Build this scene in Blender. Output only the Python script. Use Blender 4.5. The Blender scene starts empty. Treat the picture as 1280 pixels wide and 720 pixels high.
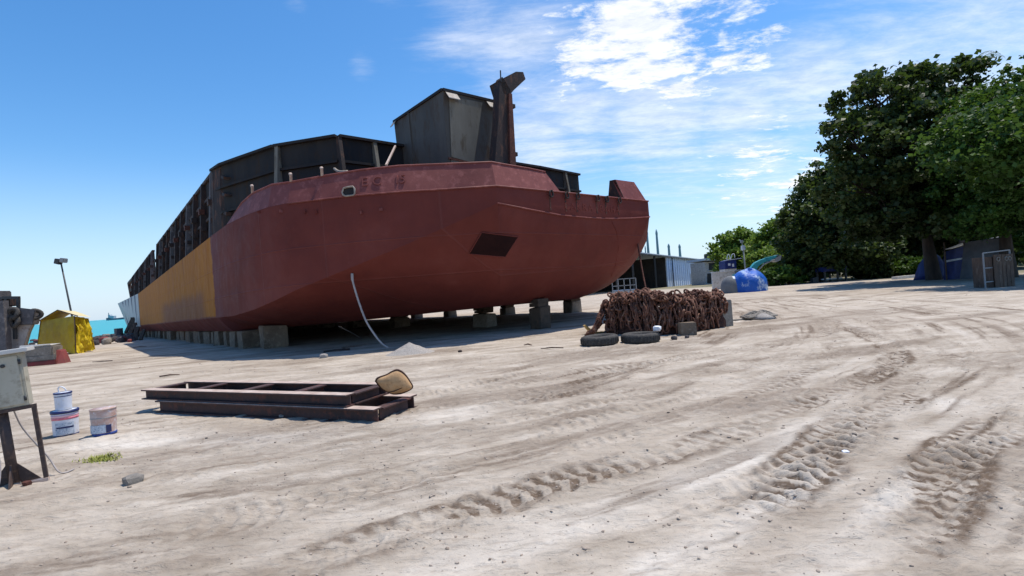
import bpy, bmesh, math, random
import numpy as np
from mathutils import Vector, Matrix
R = math.radians
random.seed(7); rng = np.random.default_rng(7)
S = bpy.context.scene
col = S.collection

# ------------------------------------------------------------------ camera
F, CX, CY, ROLL, PITCH, EYE = 650.0, 640.0, 360.0, R(4.18), R(0.21), 1.6
U_ = Vector((0, -math.sin(PITCH), math.cos(PITCH)))
fwd = Vector((0, math.cos(PITCH), math.sin(PITCH)))
rt = Vector((1, 0, 0))*math.cos(ROLL) - U_*math.sin(ROLL)
upv = Vector((1, 0, 0))*math.sin(ROLL) + U_*math.cos(ROLL)
cam = bpy.data.objects.new('camera', bpy.data.cameras.new('camera'))
col.objects.link(cam); S.camera = cam
cam.data.sensor_width = 36; cam.data.lens = F/1280*36
cam.data.clip_start = 0.05; cam.data.clip_end = 60000
M = Matrix((rt, upv, -fwd)).transposed().to_4x4(); M.translation = (0, 0, EYE)
cam.matrix_world = M

# ------------------------------------------------------------------ light
SUN_EL, SUN_AZ = R(71), math.atan2(0.88, 0.47)       # azimuth measured from +Y towards +X
W = bpy.data.worlds.new('World'); S.world = W; W.use_nodes = True
sd = bpy.data.lights.new('sun', 'SUN'); sd.energy = 4.2; sd.angle = R(0.5); sd.color = (1, .93, .83)
so = bpy.data.objects.new('sun', sd); col.objects.link(so)
sdir = Vector((math.sin(SUN_AZ)*math.cos(SUN_EL), math.cos(SUN_AZ)*math.cos(SUN_EL), math.sin(SUN_EL)))
so.rotation_euler = sdir.to_track_quat('Z', 'Y').to_euler(); so.location = (0, 0, 50)
S.view_settings.view_transform = 'Standard'; S.view_settings.look = 'None'
S.view_settings.exposure = 0.18; S.view_settings.gamma = 1
SKY = 0.11

# ------------------------------------------------------------------ pixel rays -> places
def ray(px, py):
    dx, dy = px-CX, py-CY
    return rt*(dx/F) - upv*(dy/F) + fwd
EYEV = Vector((0, 0, EYE))
def P(px, py, z):
    r = ray(px, py); return EYEV + r*((z-EYE)/r.z)
def D(px, py, d):
    r = ray(px, py); return EYEV + r*(d/r.y)
VP = ray(114, 413.5); ax = Vector((VP.x, VP.y, 0)).normalized(); tx = Vector((-ax.x*0+ax.y, -ax.x, 0))
P0 = P(265, 290, 4.99); P0.z = 0
TILT = 0.0152
def ss(x, a, b):
    t = np.clip((x-a)/(b-a), 0, 1); return t*t*(3-2*t)
def g(x, y):
    s = (x-P0.x)*ax.x+(y-P0.y)*ax.y; v = (x-P0.x)*tx.x+(y-P0.y)*tx.y
    sp = np.where(s > 30, s, np.log1p(np.exp(np.minimum(s, 30)/2.0))*2.0)
    k = 1-0.72*ss(v, 22, 60)*(1-0*s)
    z = -TILT*sp*k
    z = z - 3.0*ss(s*(1-ss(v, 60, 160)), 90, 180)
    return z
def gz(x, y): return float(g(np.array(x, float), np.array(y, float)))
def G(px, py):
    p = P(px, py, 0)
    for i in range(12):
        p = P(px, py, gz(p.x, p.y))
    return p
def onground(p, dz=0.0): return Vector((p.x, p.y, gz(p.x, p.y)+dz))

# ------------------------------------------------------------------ node materials
def nodes(m):
    m.use_nodes = True; nt = m.node_tree; nt.nodes.clear(); return nt
def N(nt, t, **k):
    n = nt.nodes.new(t)
    for a, b in k.items():
        if a.startswith('i_'): n.inputs[a[2:].replace('_', ' ')].default_value = b
        else: setattr(n, a, b)
    return n
def ramp(nt, src, stops):
    r = nt.nodes.new('ShaderNodeValToRGB'); e = r.color_ramp.elements
    while len(e) > 1: e.remove(e[-1])
    e[0].position = stops[0][0]; e[0].color = (*stops[0][1], 1)
    for p, c in stops[1:]:
        k = e.new(p); k.color = (*c, 1)
    nt.links.new(src, r.inputs[0]); return r.outputs[0]
def noise(nt, scale, detail=6, rough=.6, stretch=(1, 1, 1), rot=(0, 0, 0), coord='Object', dist=0):
    tc = nt.nodes.new('ShaderNodeTexCoord'); mp = nt.nodes.new('ShaderNodeMapping')
    mp.inputs['Scale'].default_value = stretch; mp.inputs['Rotation'].default_value = rot
    nt.links.new(tc.outputs[coord], mp.inputs['Vector'])
    n = N(nt, 'ShaderNodeTexNoise'); n.inputs['Scale'].default_value = scale
    n.inputs['Detail'].default_value = detail; n.inputs['Roughness'].default_value = rough
    n.inputs['Distortion'].default_value = dist
    nt.links.new(mp.outputs[0], n.inputs['Vector']); return n.outputs['Fac']
def mixc(nt, f, a, b, mode='MIX'):
    m = nt.nodes.new('ShaderNodeMix'); m.data_type = 'RGBA'; m.blend_type = mode
    for s, v in ((0, f), (6, a), (7, b)):
        if isinstance(v, (int, float)): m.inputs[s].default_value = v
        elif isinstance(v, tuple): m.inputs[s].default_value = (*v[:3], 1)
        else: nt.links.new(v, m.inputs[s])
    return m.outputs[2]
def math_(nt, op, a, b=None, c=None, clamp=False):
    m = nt.nodes.new('ShaderNodeMath'); m.operation = op; m.use_clamp = clamp
    for i, v in enumerate((a, b, c)):
        if v is None: continue
        if isinstance(v, (int, float)): m.inputs[i].default_value = v
        else: nt.links.new(v, m.inputs[i])
    return m.outputs[0]
def finish(nt, colr, rough=.7, bump=None, bstr=.3, bdist=.02, metal=0, spec=.5):
    b = nt.nodes.new('ShaderNodeBsdfPrincipled'); o = nt.nodes.new('ShaderNodeOutputMaterial')
    if isinstance(colr, tuple): b.inputs['Base Color'].default_value = (*colr, 1)
    else: nt.links.new(colr, b.inputs['Base Color'])
    if isinstance(rough, (int, float)): b.inputs['Roughness'].default_value = rough
    else: nt.links.new(rough, b.inputs['Roughness'])
    b.inputs['Metallic'].default_value = metal
    b.inputs['Specular IOR Level'].default_value = spec
    if bump is not None:
        bp = nt.nodes.new('ShaderNodeBump'); bp.inputs['Strength'].default_value = bstr
        bp.inputs['Distance'].default_value = bdist
        nt.links.new(bump, bp.inputs['Height']); nt.links.new(bp.outputs[0], b.inputs['Normal'])
    nt.links.new(b.outputs[0], o.inputs[0]); return b
def mat(name, c1, c2=None, scale=3, rough=.75, bstr=.25, bdist=.01, c3=None, stretch=(1, 1, 1), metal=0, lo=.35, hi=.65, spec=.4):
    m = bpy.data.materials.new(name); nt = nodes(m)
    c2 = c2 or tuple(x*.7 for x in c1)
    n = noise(nt, scale, 8, .65, stretch)
    c = ramp(nt, n, [(lo, c1), (hi, c2)])
    if c3:
        n2 = noise(nt, scale*2.7, 6, .7, stretch)
        f = ramp(nt, n2, [(.52, (0, 0, 0)), (.66, (1, 1, 1))])
        c = mixc(nt, f, c, c3)
    n3 = noise(nt, scale*9, 5, .7)
    finish(nt, c, rough, n3, bstr, bdist, metal, spec); return m

# paints and metals
RED, RED2 = (.155, .036, .027), (.112, .026, .021)
def hull_material(name):
    m = bpy.data.materials.new(name); nt = nodes(m)
    tc = nt.nodes.new('ShaderNodeTexCoord'); sx = nt.nodes.new('ShaderNodeSeparateXYZ')
    nt.links.new(tc.outputs['Object'], sx.inputs[0]); X, Y, Z = sx.outputs
    big = noise(nt, .35, 6, .6); fine = noise(nt, 2.2, 8, .7); streak = noise(nt, 1.6, 6, .7, (1.0, 1.0, .1))
    red = ramp(nt, big, [(.3, RED2), (.55, RED), (.75, (.19, .052, .040))])
    red = mixc(nt, math_(nt, 'MULTIPLY', ramp(nt, streak, [(.5, (0, 0, 0)), (.75, (1, 1, 1))]), .35), red, (.085, .022, .019))
    red = mixc(nt, math_(nt, 'MULTIPLY', ramp(nt, fine, [(.58, (0, 0, 0)), (.72, (1, 1, 1))]), .35), red, (.20, .062, .052))
    yel = ramp(nt, streak, [(.3, (.40, .150, .006)), (.6, (.33, .115, .006)), (.8, (.24, .078, .008))])
    yel = mixc(nt, ramp(nt, fine, [(.62, (0, 0, 0)), (.74, (.5, .5, .5))]), yel, (.20, .07, .014))
    # wobbling paint borders, in the hull's own coordinates (x forward, z up)
    wob = math_(nt, 'MULTIPLY', math_(nt, 'SUBTRACT', noise(nt, 1.1, 7, .75), .5), 1.1)
    def step(v, a, b):
        mr = nt.nodes.new('ShaderNodeMapRange'); mr.interpolation_type = 'SMOOTHSTEP'
        nt.links.new(v, mr.inputs[0]); mr.inputs[1].default_value = a; mr.inputs[2].default_value = b; return mr.outputs[0]
    xw = math_(nt, 'ADD', X, wob); zw = math_(nt, 'ADD', Z, math_(nt, 'MULTIPLY', wob, .25))
    isy = math_(nt, 'MULTIPLY', step(xw, -.3, -.55), step(zw, 1.36, 1.44))
    # grey purple primer patch low on the yellow side
    pt = math_(nt, 'MULTIPLY', math_(nt, 'MULTIPLY', step(xw, -2.2, -4.2), step(xw, -24, -19)), step(math_(nt, 'ADD', zw, math_(nt, 'MULTIPLY', math_(nt, 'SUBTRACT', streak, .5), 1.6)), 2.95, 2.35))
    pt = math_(nt, 'MULTIPLY', pt, .6)
    yel = mixc(nt, pt, yel, (.13, .06, .05))
    # pinkish fresh primer beside the border
    pk = math_(nt, 'MULTIPLY', math_(nt, 'MULTIPLY', step(xw, 1.4, .6), step(xw, -.6, -.3)), .5)
    red = mixc(nt, pk, red, (.14, .042, .046))
    c = mixc(nt, isy, red, yel)
    # rust run
    for rx, w in ((-9.3, .12), (-16.5, .08), (-5.2, .06)):
        d = math_(nt, 'ABSOLUTE', math_(nt, 'SUBTRACT', X, rx))
        f = math_(nt, 'MULTIPLY', step(d, w, w*.3), step(Z, 3.2, 4.6))
        c = mixc(nt, math_(nt, 'MULTIPLY', f, .75), c, (.10, .028, .014))
    # raised plate seams
    vs = math_(nt, 'ABSOLUTE', math_(nt, 'SUBTRACT', math_(nt, 'FRACT', math_(nt, 'MULTIPLY', X, 1/2.4)), .5))
    seam = math_(nt, 'MAXIMUM', step(vs, .016, .0), math_(nt, 'MAXIMUM', step(math_(nt, 'ABSOLUTE', math_(nt, 'SUBTRACT', Z, 3.35)), .04, 0), step(math_(nt, 'ABSOLUTE', math_(nt, 'SUBTRACT', Z, 2.15)), .04, 0)))
    c = mixc(nt, math_(nt, 'MULTIPLY', seam, .13), c, (.26, .10, .085))
    scr = noise(nt, 5, 7, .75, (.5, .5, 1.6)); c = mixc(nt, math_(nt, 'MULTIPLY', ramp(nt, scr, [(.66, (0, 0, 0)), (.71, (1, 1, 1))]), .5), c, (.085, .03, .022))
    dent = noise(nt, .9, 2, .4)
    h = math_(nt, 'ADD', math_(nt, 'MULTIPLY', dent, 3.2), math_(nt, 'ADD', math_(nt, 'MULTIPLY', seam, .5), math_(nt, 'MULTIPLY', fine, .12)))
    rg = ramp(nt, fine, [(.3, (.6,)*3), (.7, (.8,)*3)])
    finish(nt, c, rg, h, .6, .05, 0, .15); return m
M_HULL = hull_material('hull paint')
M_BUL = mat('bulwark primer', (.205, .060, .050), (.15, .040, .034), 1.2, .6, .3, .01, (.27, .09, .078), spec=.25)
M_SILVER = mat('silver primer', (.36, .40, .43), (.24, .28, .32), 2, .5, .2, .01, stretch=(1, 1, .2))
M_BLACK = mat('black bitumen steel', (.018, .019, .022), (.034, .032, .031), 1.2, .75, .3, .01, (.035, .024, .018), (1, 1, .35), spec=.15)
M_RUSTDK = mat('dark rusty steel', (.040, .024, .020), (.020, .017, .017), 1.5, .8, .4, .02, (.11, .05, .03), (1, 1, .4))
M_RUST = mat('brown rust', (.105, .034, .022), (.05, .020, .016), 5, .85, .6, .01, (.17, .065, .04))
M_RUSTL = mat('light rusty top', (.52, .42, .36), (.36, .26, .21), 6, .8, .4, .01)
M_BEAM = mat('beam steel', (.085, .045, .040), (.045, .028, .027), 3, .75, .4, .01, (.14, .05, .035))
M_BOX = mat('hopper plate', (.105, .098, .086), (.068, .065, .060), .8, .65, .3, .01, (.075, .05, .032), (1, 1, .3), spec=.15)
M_PANEL = mat('hopper light plate', (.20, .185, .15), (.14, .13, .105), .9, .7, .3, .01, (.10, .08, .055), (1, 1, .3), spec=.2)
M_TAB = mat('bare plate', (.34, .31, .27), (.22, .17, .13), 6, .6, .2, .01)
M_CONC = mat('weathered concrete', (.27, .24, .20), (.18, .155, .13), 4, .9, .5, .02, (.33, .30, .26))
M_CONCD = mat('dark stained timber', (.11, .075, .05), (.055, .04, .028), 5, .9, .5, .02)
M_BLOCK = mat('support block', (.22, .165, .115), (.12, .088, .062), 1.6, .9, .7, .04, (.27, .22, .17))
M_CHAIN = mat('rusted chain', (.16, .064, .038), (.062, .026, .018), 3, .9, .6, .01, (.30, .17, .11))
M_CHAINCORE = mat('rust and gap shade', (.06, .024, .018), (.035, .017, .014), 7, .95, .8, .03, (.12, .05, .03))  # dark fill inside the heap: gap shade put into the rust colour
M_TYRE = mat('tyre rubber', (.028, .027, .027), (.05, .046, .042), 8, .8, .3, .005, (.10, .09, .075))
M_YEL = mat('yellow tarpaulin', (.80, .62, .014), (.66, .46, .01), 2.2, .45, .8, .08)
M_TAN = mat('tan cloth', (.55, .34, .17), (.42, .25, .12), 8, .8, .5, .01, (.36, .21, .10))
M_PIPING = mat('dark brown edge', (.08, .035, .018), (.05, .02, .012), 8, .7)
M_BEIGE = mat('beige enamel', (.46, .43, .34), (.39, .36, .28), 2, .45, .1, .005, (.27, .24, .18))
M_BEIGET = mat('cabinet hood', (.62, .60, .56), (.5, .48, .44), 4, .5, .1, .005)
M_LEG = mat('brown painted steel', (.075, .052, .045), (.05, .032, .028), 8, .7, .3, .005, (.13, .08, .055))
M_WHITE = mat('white plastic', (.72, .74, .78), (.60, .62, .68), 6, .4, .1, .004, (.62, .60, .58))
M_NAVY = mat('navy plastic', (.018, .028, .12), (.014, .02, .08), 6, .4, .1)
M_PINK = mat('pink label', (.62, .12, .17), (.75, .32, .36), 14, .5, .1)
M_BLUE = mat('blue paint band', (.02, .07, .32), (.03, .05, .2), 6, .45, .1)
M_LABEL = mat('pale label', (.58, .63, .70), (.36, .43, .52), 16, .5, .1, .004, (.12, .17, .27))
M_DRIP = mat('stained label', (.50, .44, .42), (.42, .19, .12), 5, .6, .2, .004, (.62, .60, .62))
M_TURQ = mat('turquoise paint', (.02, .33, .36), (.02, .23, .27), 4, .45, .1, .005, (.10, .30, .32))
M_BTARP = mat('blue tarpaulin', (.008, .12, .55), (.006, .085, .42), .42, .45, .8, .10, (.50, .64, .82), lo=.3, hi=.7)
M_BTARPD = mat('navy tarpaulin', (.012, .03, .17), (.01, .02, .1), 3, .55, .5, .03)
M_WTARP = mat('white sheet', (.68, .74, .80), (.55, .6, .68), 4, .6, .3)
M_GREYT = mat('grey canvas', (.17, .18, .19), (.12, .13, .14), 2, .8, .5, .02)
M_WALLW = mat('grey rendered wall', (.60, .59, .57), (.50, .49, .47), 1.2, .9, .4, .02, (.22, .2, .17))
M_ROOF = mat('pale sheet roof', (.62, .66, .70), (.50, .54, .58), 1, .45, .3, .01)
M_SHEETB = mat('blue white cladding', (.60, .70, .86), (.50, .60, .76), .7, .5, .3, .01, (.42, .47, .52), (1, 1, .1))
M_SHEETG = mat('pale green cladding', (.58, .62, .57), (.48, .52, .48), .7, .6, .3, .01, (.28, .26, .2), (1, 1, .1))
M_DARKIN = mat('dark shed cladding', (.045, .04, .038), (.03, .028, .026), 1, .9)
M_STACK = mat('haze tinted stack', (.20, .33, .36), (.16, .28, .31), .1, .7)  # distance haze put into the stack colour
M_POLE = mat('galvanised pole', (.30, .31, .31), (.22, .23, .23), 5, .5, .1)
M_DARKM = mat('dark painted metal', (.03, .033, .037), (.05, .05, .05), 6, .5, .1)
M_SHIP = mat('distant ship hull', (.13, .19, .23), (.10, .15, .19), .05, .8)
M_SHIPW = mat('distant ship house', (.40, .45, .5), (.3, .35, .4), .05, .8)
M_ROPE = mat('grey rope', (.30, .27, .23), (.19, .165, .14), 14, .9, .6, .01)
M_HOSE = mat('pale hose', (.42, .38, .36), (.30, .26, .24), 8, .7)
M_STONE = mat('grey stone', (.26, .235, .205), (.17, .155, .135), 9, .9, .7, .02)
M_STONED = mat('dark rock', (.075, .068, .072), (.04, .038, .042), 1.5, .9, .8, .08, (.17, .15, .15))
M_GRIT = mat('grit', (.46, .42, .38), (.33, .30, .27), 22, .95, .9, .02, (.22, .2, .18))
M_BARK = mat('bark', (.085, .065, .05), (.045, .036, .03), 4, .9, .7, .03, stretch=(1, 1, .3))
M_WRECKU = mat('grey wreck plate', (.12, .115, .12), (.07, .065, .068), 1.2, .85, .5, .03, (.19, .17, .165))
M_WRECKL = mat('pale wreck plate', (.42, .38, .35), (.28, .25, .235), 1.2, .85, .5, .03, (.2, .15, .13))
M_REDST = mat('red stained base', (.24, .045, .045), (.16, .05, .045), 4, .85, .4, .02)
M_WOOD = mat('weathered wood', (.13, .085, .058), (.075, .052, .038), 4, .85, .4, .01, (.17, .13, .10), (1, 1, .25))
M_YWOOD = mat('yellow bracket', (.50, .34, .12), (.35, .22, .08), 6, .7)
M_GRASS = mat('yellow green weed', (.34, .33, .07), (.20, .24, .05), 20, .8)

def sand_material():
    m = bpy.data.materials.new('sand'); nt = nodes(m)
    at = nt.nodes.new('ShaderNodeAttribute'); at.attribute_name = 'churn_shade'
    big = noise(nt, .16, 5, .55); mid = noise(nt, .9, 8, .65, (1.0, 2.2, 1), (0, 0, R(-28)))
    fine = noise(nt, 7, 8, .75, (1.0, 2.0, 1), (0, 0, R(-25))); grain = noise(nt, 55, 4, .8)
    c = ramp(nt, mid, [(.28, (.29, .240, .185)), (.43, (.405, .348, .282)), (.56, (.50, .437, .362)), (.72, (.62, .56, .478))])
    c = mixc(nt, ramp(nt, big, [(.42, (0, 0, 0)), (.66, (.55, .55, .55))]), c, (.34, .28, .222))
    pl = nt.nodes.new('ShaderNodeAttribute'); pl.attribute_name = 'pale'
    c = mixc(nt, math_(nt, 'MULTIPLY', pl.outputs['Fac'], ramp(nt, fine, [(.3, (.4,)*3), (.55, (1, 1, 1))])), c, (.66, .605, .53))
    c = mixc(nt, math_(nt, 'MULTIPLY', ramp(nt, fine, [(.52, (0, 0, 0)), (.70, (1, 1, 1))]), .40), c, (.38, .305, .24))
    c = mixc(nt, math_(nt, 'MULTIPLY', ramp(nt, grain, [(.58, (0, 0, 0)), (.7, (1, 1, 1))]), .22), c, (.25, .20, .155))
    ch = math_(nt, 'MULTIPLY', at.outputs['Fac'], ramp(nt, fine, [(.3, (.35,)*3), (.52, (1, 1, 1))]), None, True)
    c = mixc(nt, ch, c, (.15, .110, .080))  # brown churned sand, with rut shadow put into the same colour
    at2 = nt.nodes.new('ShaderNodeAttribute'); at2.attribute_name = 'grassy'
    c = mixc(nt, math_(nt, 'MULTIPLY', at2.outputs['Fac'], ramp(nt, mid, [(.3, (.4,)*3), (.6, (1, 1, 1))])), c, (.10, .11, .045))
    clod = noise(nt, 11, 5, .6, (.55, 1.9, 1), (0, 0, R(-22)), dist=.3)
    spk = noise(nt, 34, 4, .7, (.8, 1.3, 1), (0, 0, R(-20)))
    c = mixc(nt, math_(nt, 'MULTIPLY', ramp(nt, clod, [(.60, (0, 0, 0)), (.68, (1, 1, 1))]), .45), c, (.30, .235, .185))  # flecks here and specks below: crevice shade put into the sand colour
    c = mixc(nt, math_(nt, 'MULTIPLY', ramp(nt, spk, [(.64, (0, 0, 0)), (.70, (1, 1, 1))]), .5), c, (.24, .185, .145))
    h = math_(nt, 'ADD', math_(nt, 'MULTIPLY', fine, .7), math_(nt, 'MULTIPLY', grain, .12))
    h = math_(nt, 'SUBTRACT', h, math_(nt, 'MULTIPLY', ramp(nt, clod, [(.50, (0, 0, 0)), (.66, (1, 1, 1))]), .35))
    h = math_(nt, 'SUBTRACT', h, math_(nt, 'MULTIPLY', ramp(nt, spk, [(.60, (0, 0, 0)), (.70, (1, 1, 1))]), .12))
    finish(nt, c, .95, h, .75, .035, 0, .05); return m
M_SAND = sand_material()
def sea_material():
    m = bpy.data.materials.new('sea'); nt = nodes(m)
    n = noise(nt, .02, 5, .6, (1, 3, 1)); c = ramp(nt, n, [(.3, (.025, .30, .33)), (.7, (.04, .37, .38))])
    w = noise(nt, .5, 6, .7, (1, 2, 1))
    finish(nt, c, .35, w, .5, .3, 0, .3); return m
M_SEA = sea_material()
def leaf_material(name, dark, light, tl=.35):
    m = bpy.data.materials.new(name); nt = nodes(m)
    at = nt.nodes.new('ShaderNodeAttribute'); at.attribute_name = 'tone'
    c = mixc(nt, at.outputs['Fac'], dark, light)
    b = nt.nodes.new('ShaderNodeBsdfPrincipled'); nt.links.new(c, b.inputs['Base Color'])
    b.inputs['Roughness'].default_value = .55; b.inputs['Specular IOR Level'].default_value = .28
    t = nt.nodes.new('ShaderNodeBsdfTranslucent'); nt.links.new(mixc(nt, .5, c, (.12, .2, .02)), t.inputs[0])
    mx = nt.nodes.new('ShaderNodeMixShader'); mx.inputs[0].default_value = tl
    o = nt.nodes.new('ShaderNodeOutputMaterial')
    nt.links.new(b.outputs[0], mx.inputs[1]); nt.links.new(t.outputs[0], mx.inputs[2]); nt.links.new(mx.outputs[0], o.inputs[0])
    return m
M_LEAFD = leaf_material('dark leaf', (.020, .038, .012), (.070, .100, .030), .25)
M_LEAFG = leaf_material('green leaf', (.024, .060, .012), (.070, .150, .026), .3)
M_LEAFL = leaf_material('light leaf', (.08, .15, .025), (.26, .36, .06), .4)

# ------------------------------------------------------------------ sky
def build_sky():
    nt = W.node_tree; nt.nodes.clear()
    sky = nt.nodes.new('ShaderNodeTexSky'); sky.sky_type = 'NISHITA'; sky.sun_disc = False
    sky.sun_elevation = SUN_EL; sky.sun_rotation = SUN_AZ; sky.air_density = 1.0; sky.dust_density = .6; sky.ozone_density = 2.5
    tc = nt.nodes.new('ShaderNodeTexCoord'); dirv = tc.outputs['Generated']
    sx = nt.nodes.new('ShaderNodeSeparateXYZ'); nt.links.new(dirv, sx.inputs[0])
    zc = math_(nt, 'MAXIMUM', sx.outputs[2], 0.0)
    den = math_(nt, 'ADD', zc, .12)
    cb = nt.nodes.new('ShaderNodeCombineXYZ')
    nt.links.new(math_(nt, 'DIVIDE', sx.outputs[0], den), cb.inputs[0]); nt.links.new(math_(nt, 'DIVIDE', sx.outputs[1], den), cb.inputs[1])
    def nz(scale, detail, rough, stretch, rot, dist=0, off=(0, 0, 0)):
        mp = nt.nodes.new('ShaderNodeMapping'); mp.inputs['Scale'].default_value = stretch
        mp.inputs['Rotation'].default_value = (0, 0, R(rot)); mp.inputs['Location'].default_value = off
        nt.links.new(cb.outputs[0], mp.inputs[0]); n = nt.nodes.new('ShaderNodeTexNoise')
        n.inputs['Scale'].default_value = scale; n.inputs['Detail'].default_value = detail
        n.inputs['Roughness'].default_value = rough; n.inputs['Distortion'].default_value = dist
        nt.links.new(mp.outputs[0], n.inputs['Vector']); return n.outputs['Fac']
    def mr(v, a, b, c=0, d=1):
        m = nt.nodes.new('ShaderNodeMapRange'); m.interpolation_type = 'SMOOTHSTEP'
        nt.links.new(v, m.inputs[0])
        for i, q in enumerate((a, b, c, d)): m.inputs[i+1].default_value = q
        return m.outputs[0]
    def blob(px, py, rad):
        c = ray(px, py).normalized(); vm = nt.nodes.new('ShaderNodeVectorMath'); vm.operation = 'DISTANCE'
        nt.links.new(dirv, vm.inputs[0]); vm.inputs[1].default_value = c
        return mr(vm.outputs['Value'], rad, 0)
    def union(lst):
        r = None
        for px, py, rad, w in lst:
            b = math_(nt, 'MULTIPLY', blob(px, py, rad), w)
            r = b if r is None else math_(nt, 'MAXIMUM', r, b)
        return r
    cum = union([(725, 55, .20, .80), (800, 45, .22, 1.0), (860, 30, .22, 1.05), (915, 45, .17, .95), (775, 95, .16, .9), (835, 85, .15, .85), (690, 10, .2, .7), (960, 205, .17, .72), (1000, 225, .15, .72), (905, 225, .14, .55)])
    veil = union([(590, 20, .20, .75), (490, 5, .12, .45), (660, 60, .24, .85), (720, 140, .26, .95), (680, 175, .2, 1), (820, 150, .24, 1.05), (920, 150, .2, .95), (1020, 110, .22, .9), (1120, 80, .22, .85), (1240, 50, .3, 1.0), (960, 215, .22, .8), (860, 200, .18, .7), (452, 78, .05, .45), (372, 12, .06, .5), (560, 170, .14, .5), (700, 240, .2, .5)])
    n1 = nz(2.6, 10, .62, (1, 1.25, 1), 20, .4); n2 = nz(1.7, 10, .66, (.5, 1.7, 1), 24, .5, (3, 1, 0)); n3 = nz(8, 8, .7, (.8, 1.4, 1), 20, .2, (7, 2, 0))
    k1 = math_(nt, 'MULTIPLY', math_(nt, 'SUBTRACT', n1, .5), 2.4); k2 = math_(nt, 'MULTIPLY', math_(nt, 'SUBTRACT', n2, .5), 2.6); k3 = math_(nt, 'MULTIPLY', math_(nt, 'SUBTRACT', n3, .5), 1.3)
    a1 = math_(nt, 'MULTIPLY', mr(math_(nt, 'ADD', cum, math_(nt, 'ADD', k1, k3)), .52, .98), .96)
    a2 = math_(nt, 'MULTIPLY', mr(math_(nt, 'ADD', veil, math_(nt, 'ADD', math_(nt, 'MULTIPLY', k2, .75), math_(nt, 'MULTIPLY', k3, .3))), .25, 1.25), .62)
    a1 = math_(nt, 'MULTIPLY', a1, mr(cum, .05, .3)); a2 = math_(nt, 'MULTIPLY', a2, mr(veil, .0, .3))
    al = math_(nt, 'MAXIMUM', a1, a2)
    hz = mr(sx.outputs[2], .26, .0, 0, .70)
    shade = mixc(nt, mr(n3, .3, .7), (6.6, 7.1, 7.8), (9.4, 9.5, 9.7))
    hs = nt.nodes.new('ShaderNodeHueSaturation'); hs.inputs['Saturation'].default_value = 1.32; hs.inputs['Value'].default_value = 1.52
    nt.links.new(sky.outputs[0], hs.inputs['Color'])
    c = mixc(nt, hz, hs.outputs[0], (5.1, 6.6, 8.6))
    c = mixc(nt, al, c, shade)
    bg = nt.nodes.new('ShaderNodeBackground'); bg.inputs['Strength'].default_value = SKY
    nt.links.new(c, bg.inputs[0]); o = nt.nodes.new('ShaderNodeOutputWorld'); nt.links.new(bg.outputs[0], o.inputs[0])
build_sky()

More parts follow.
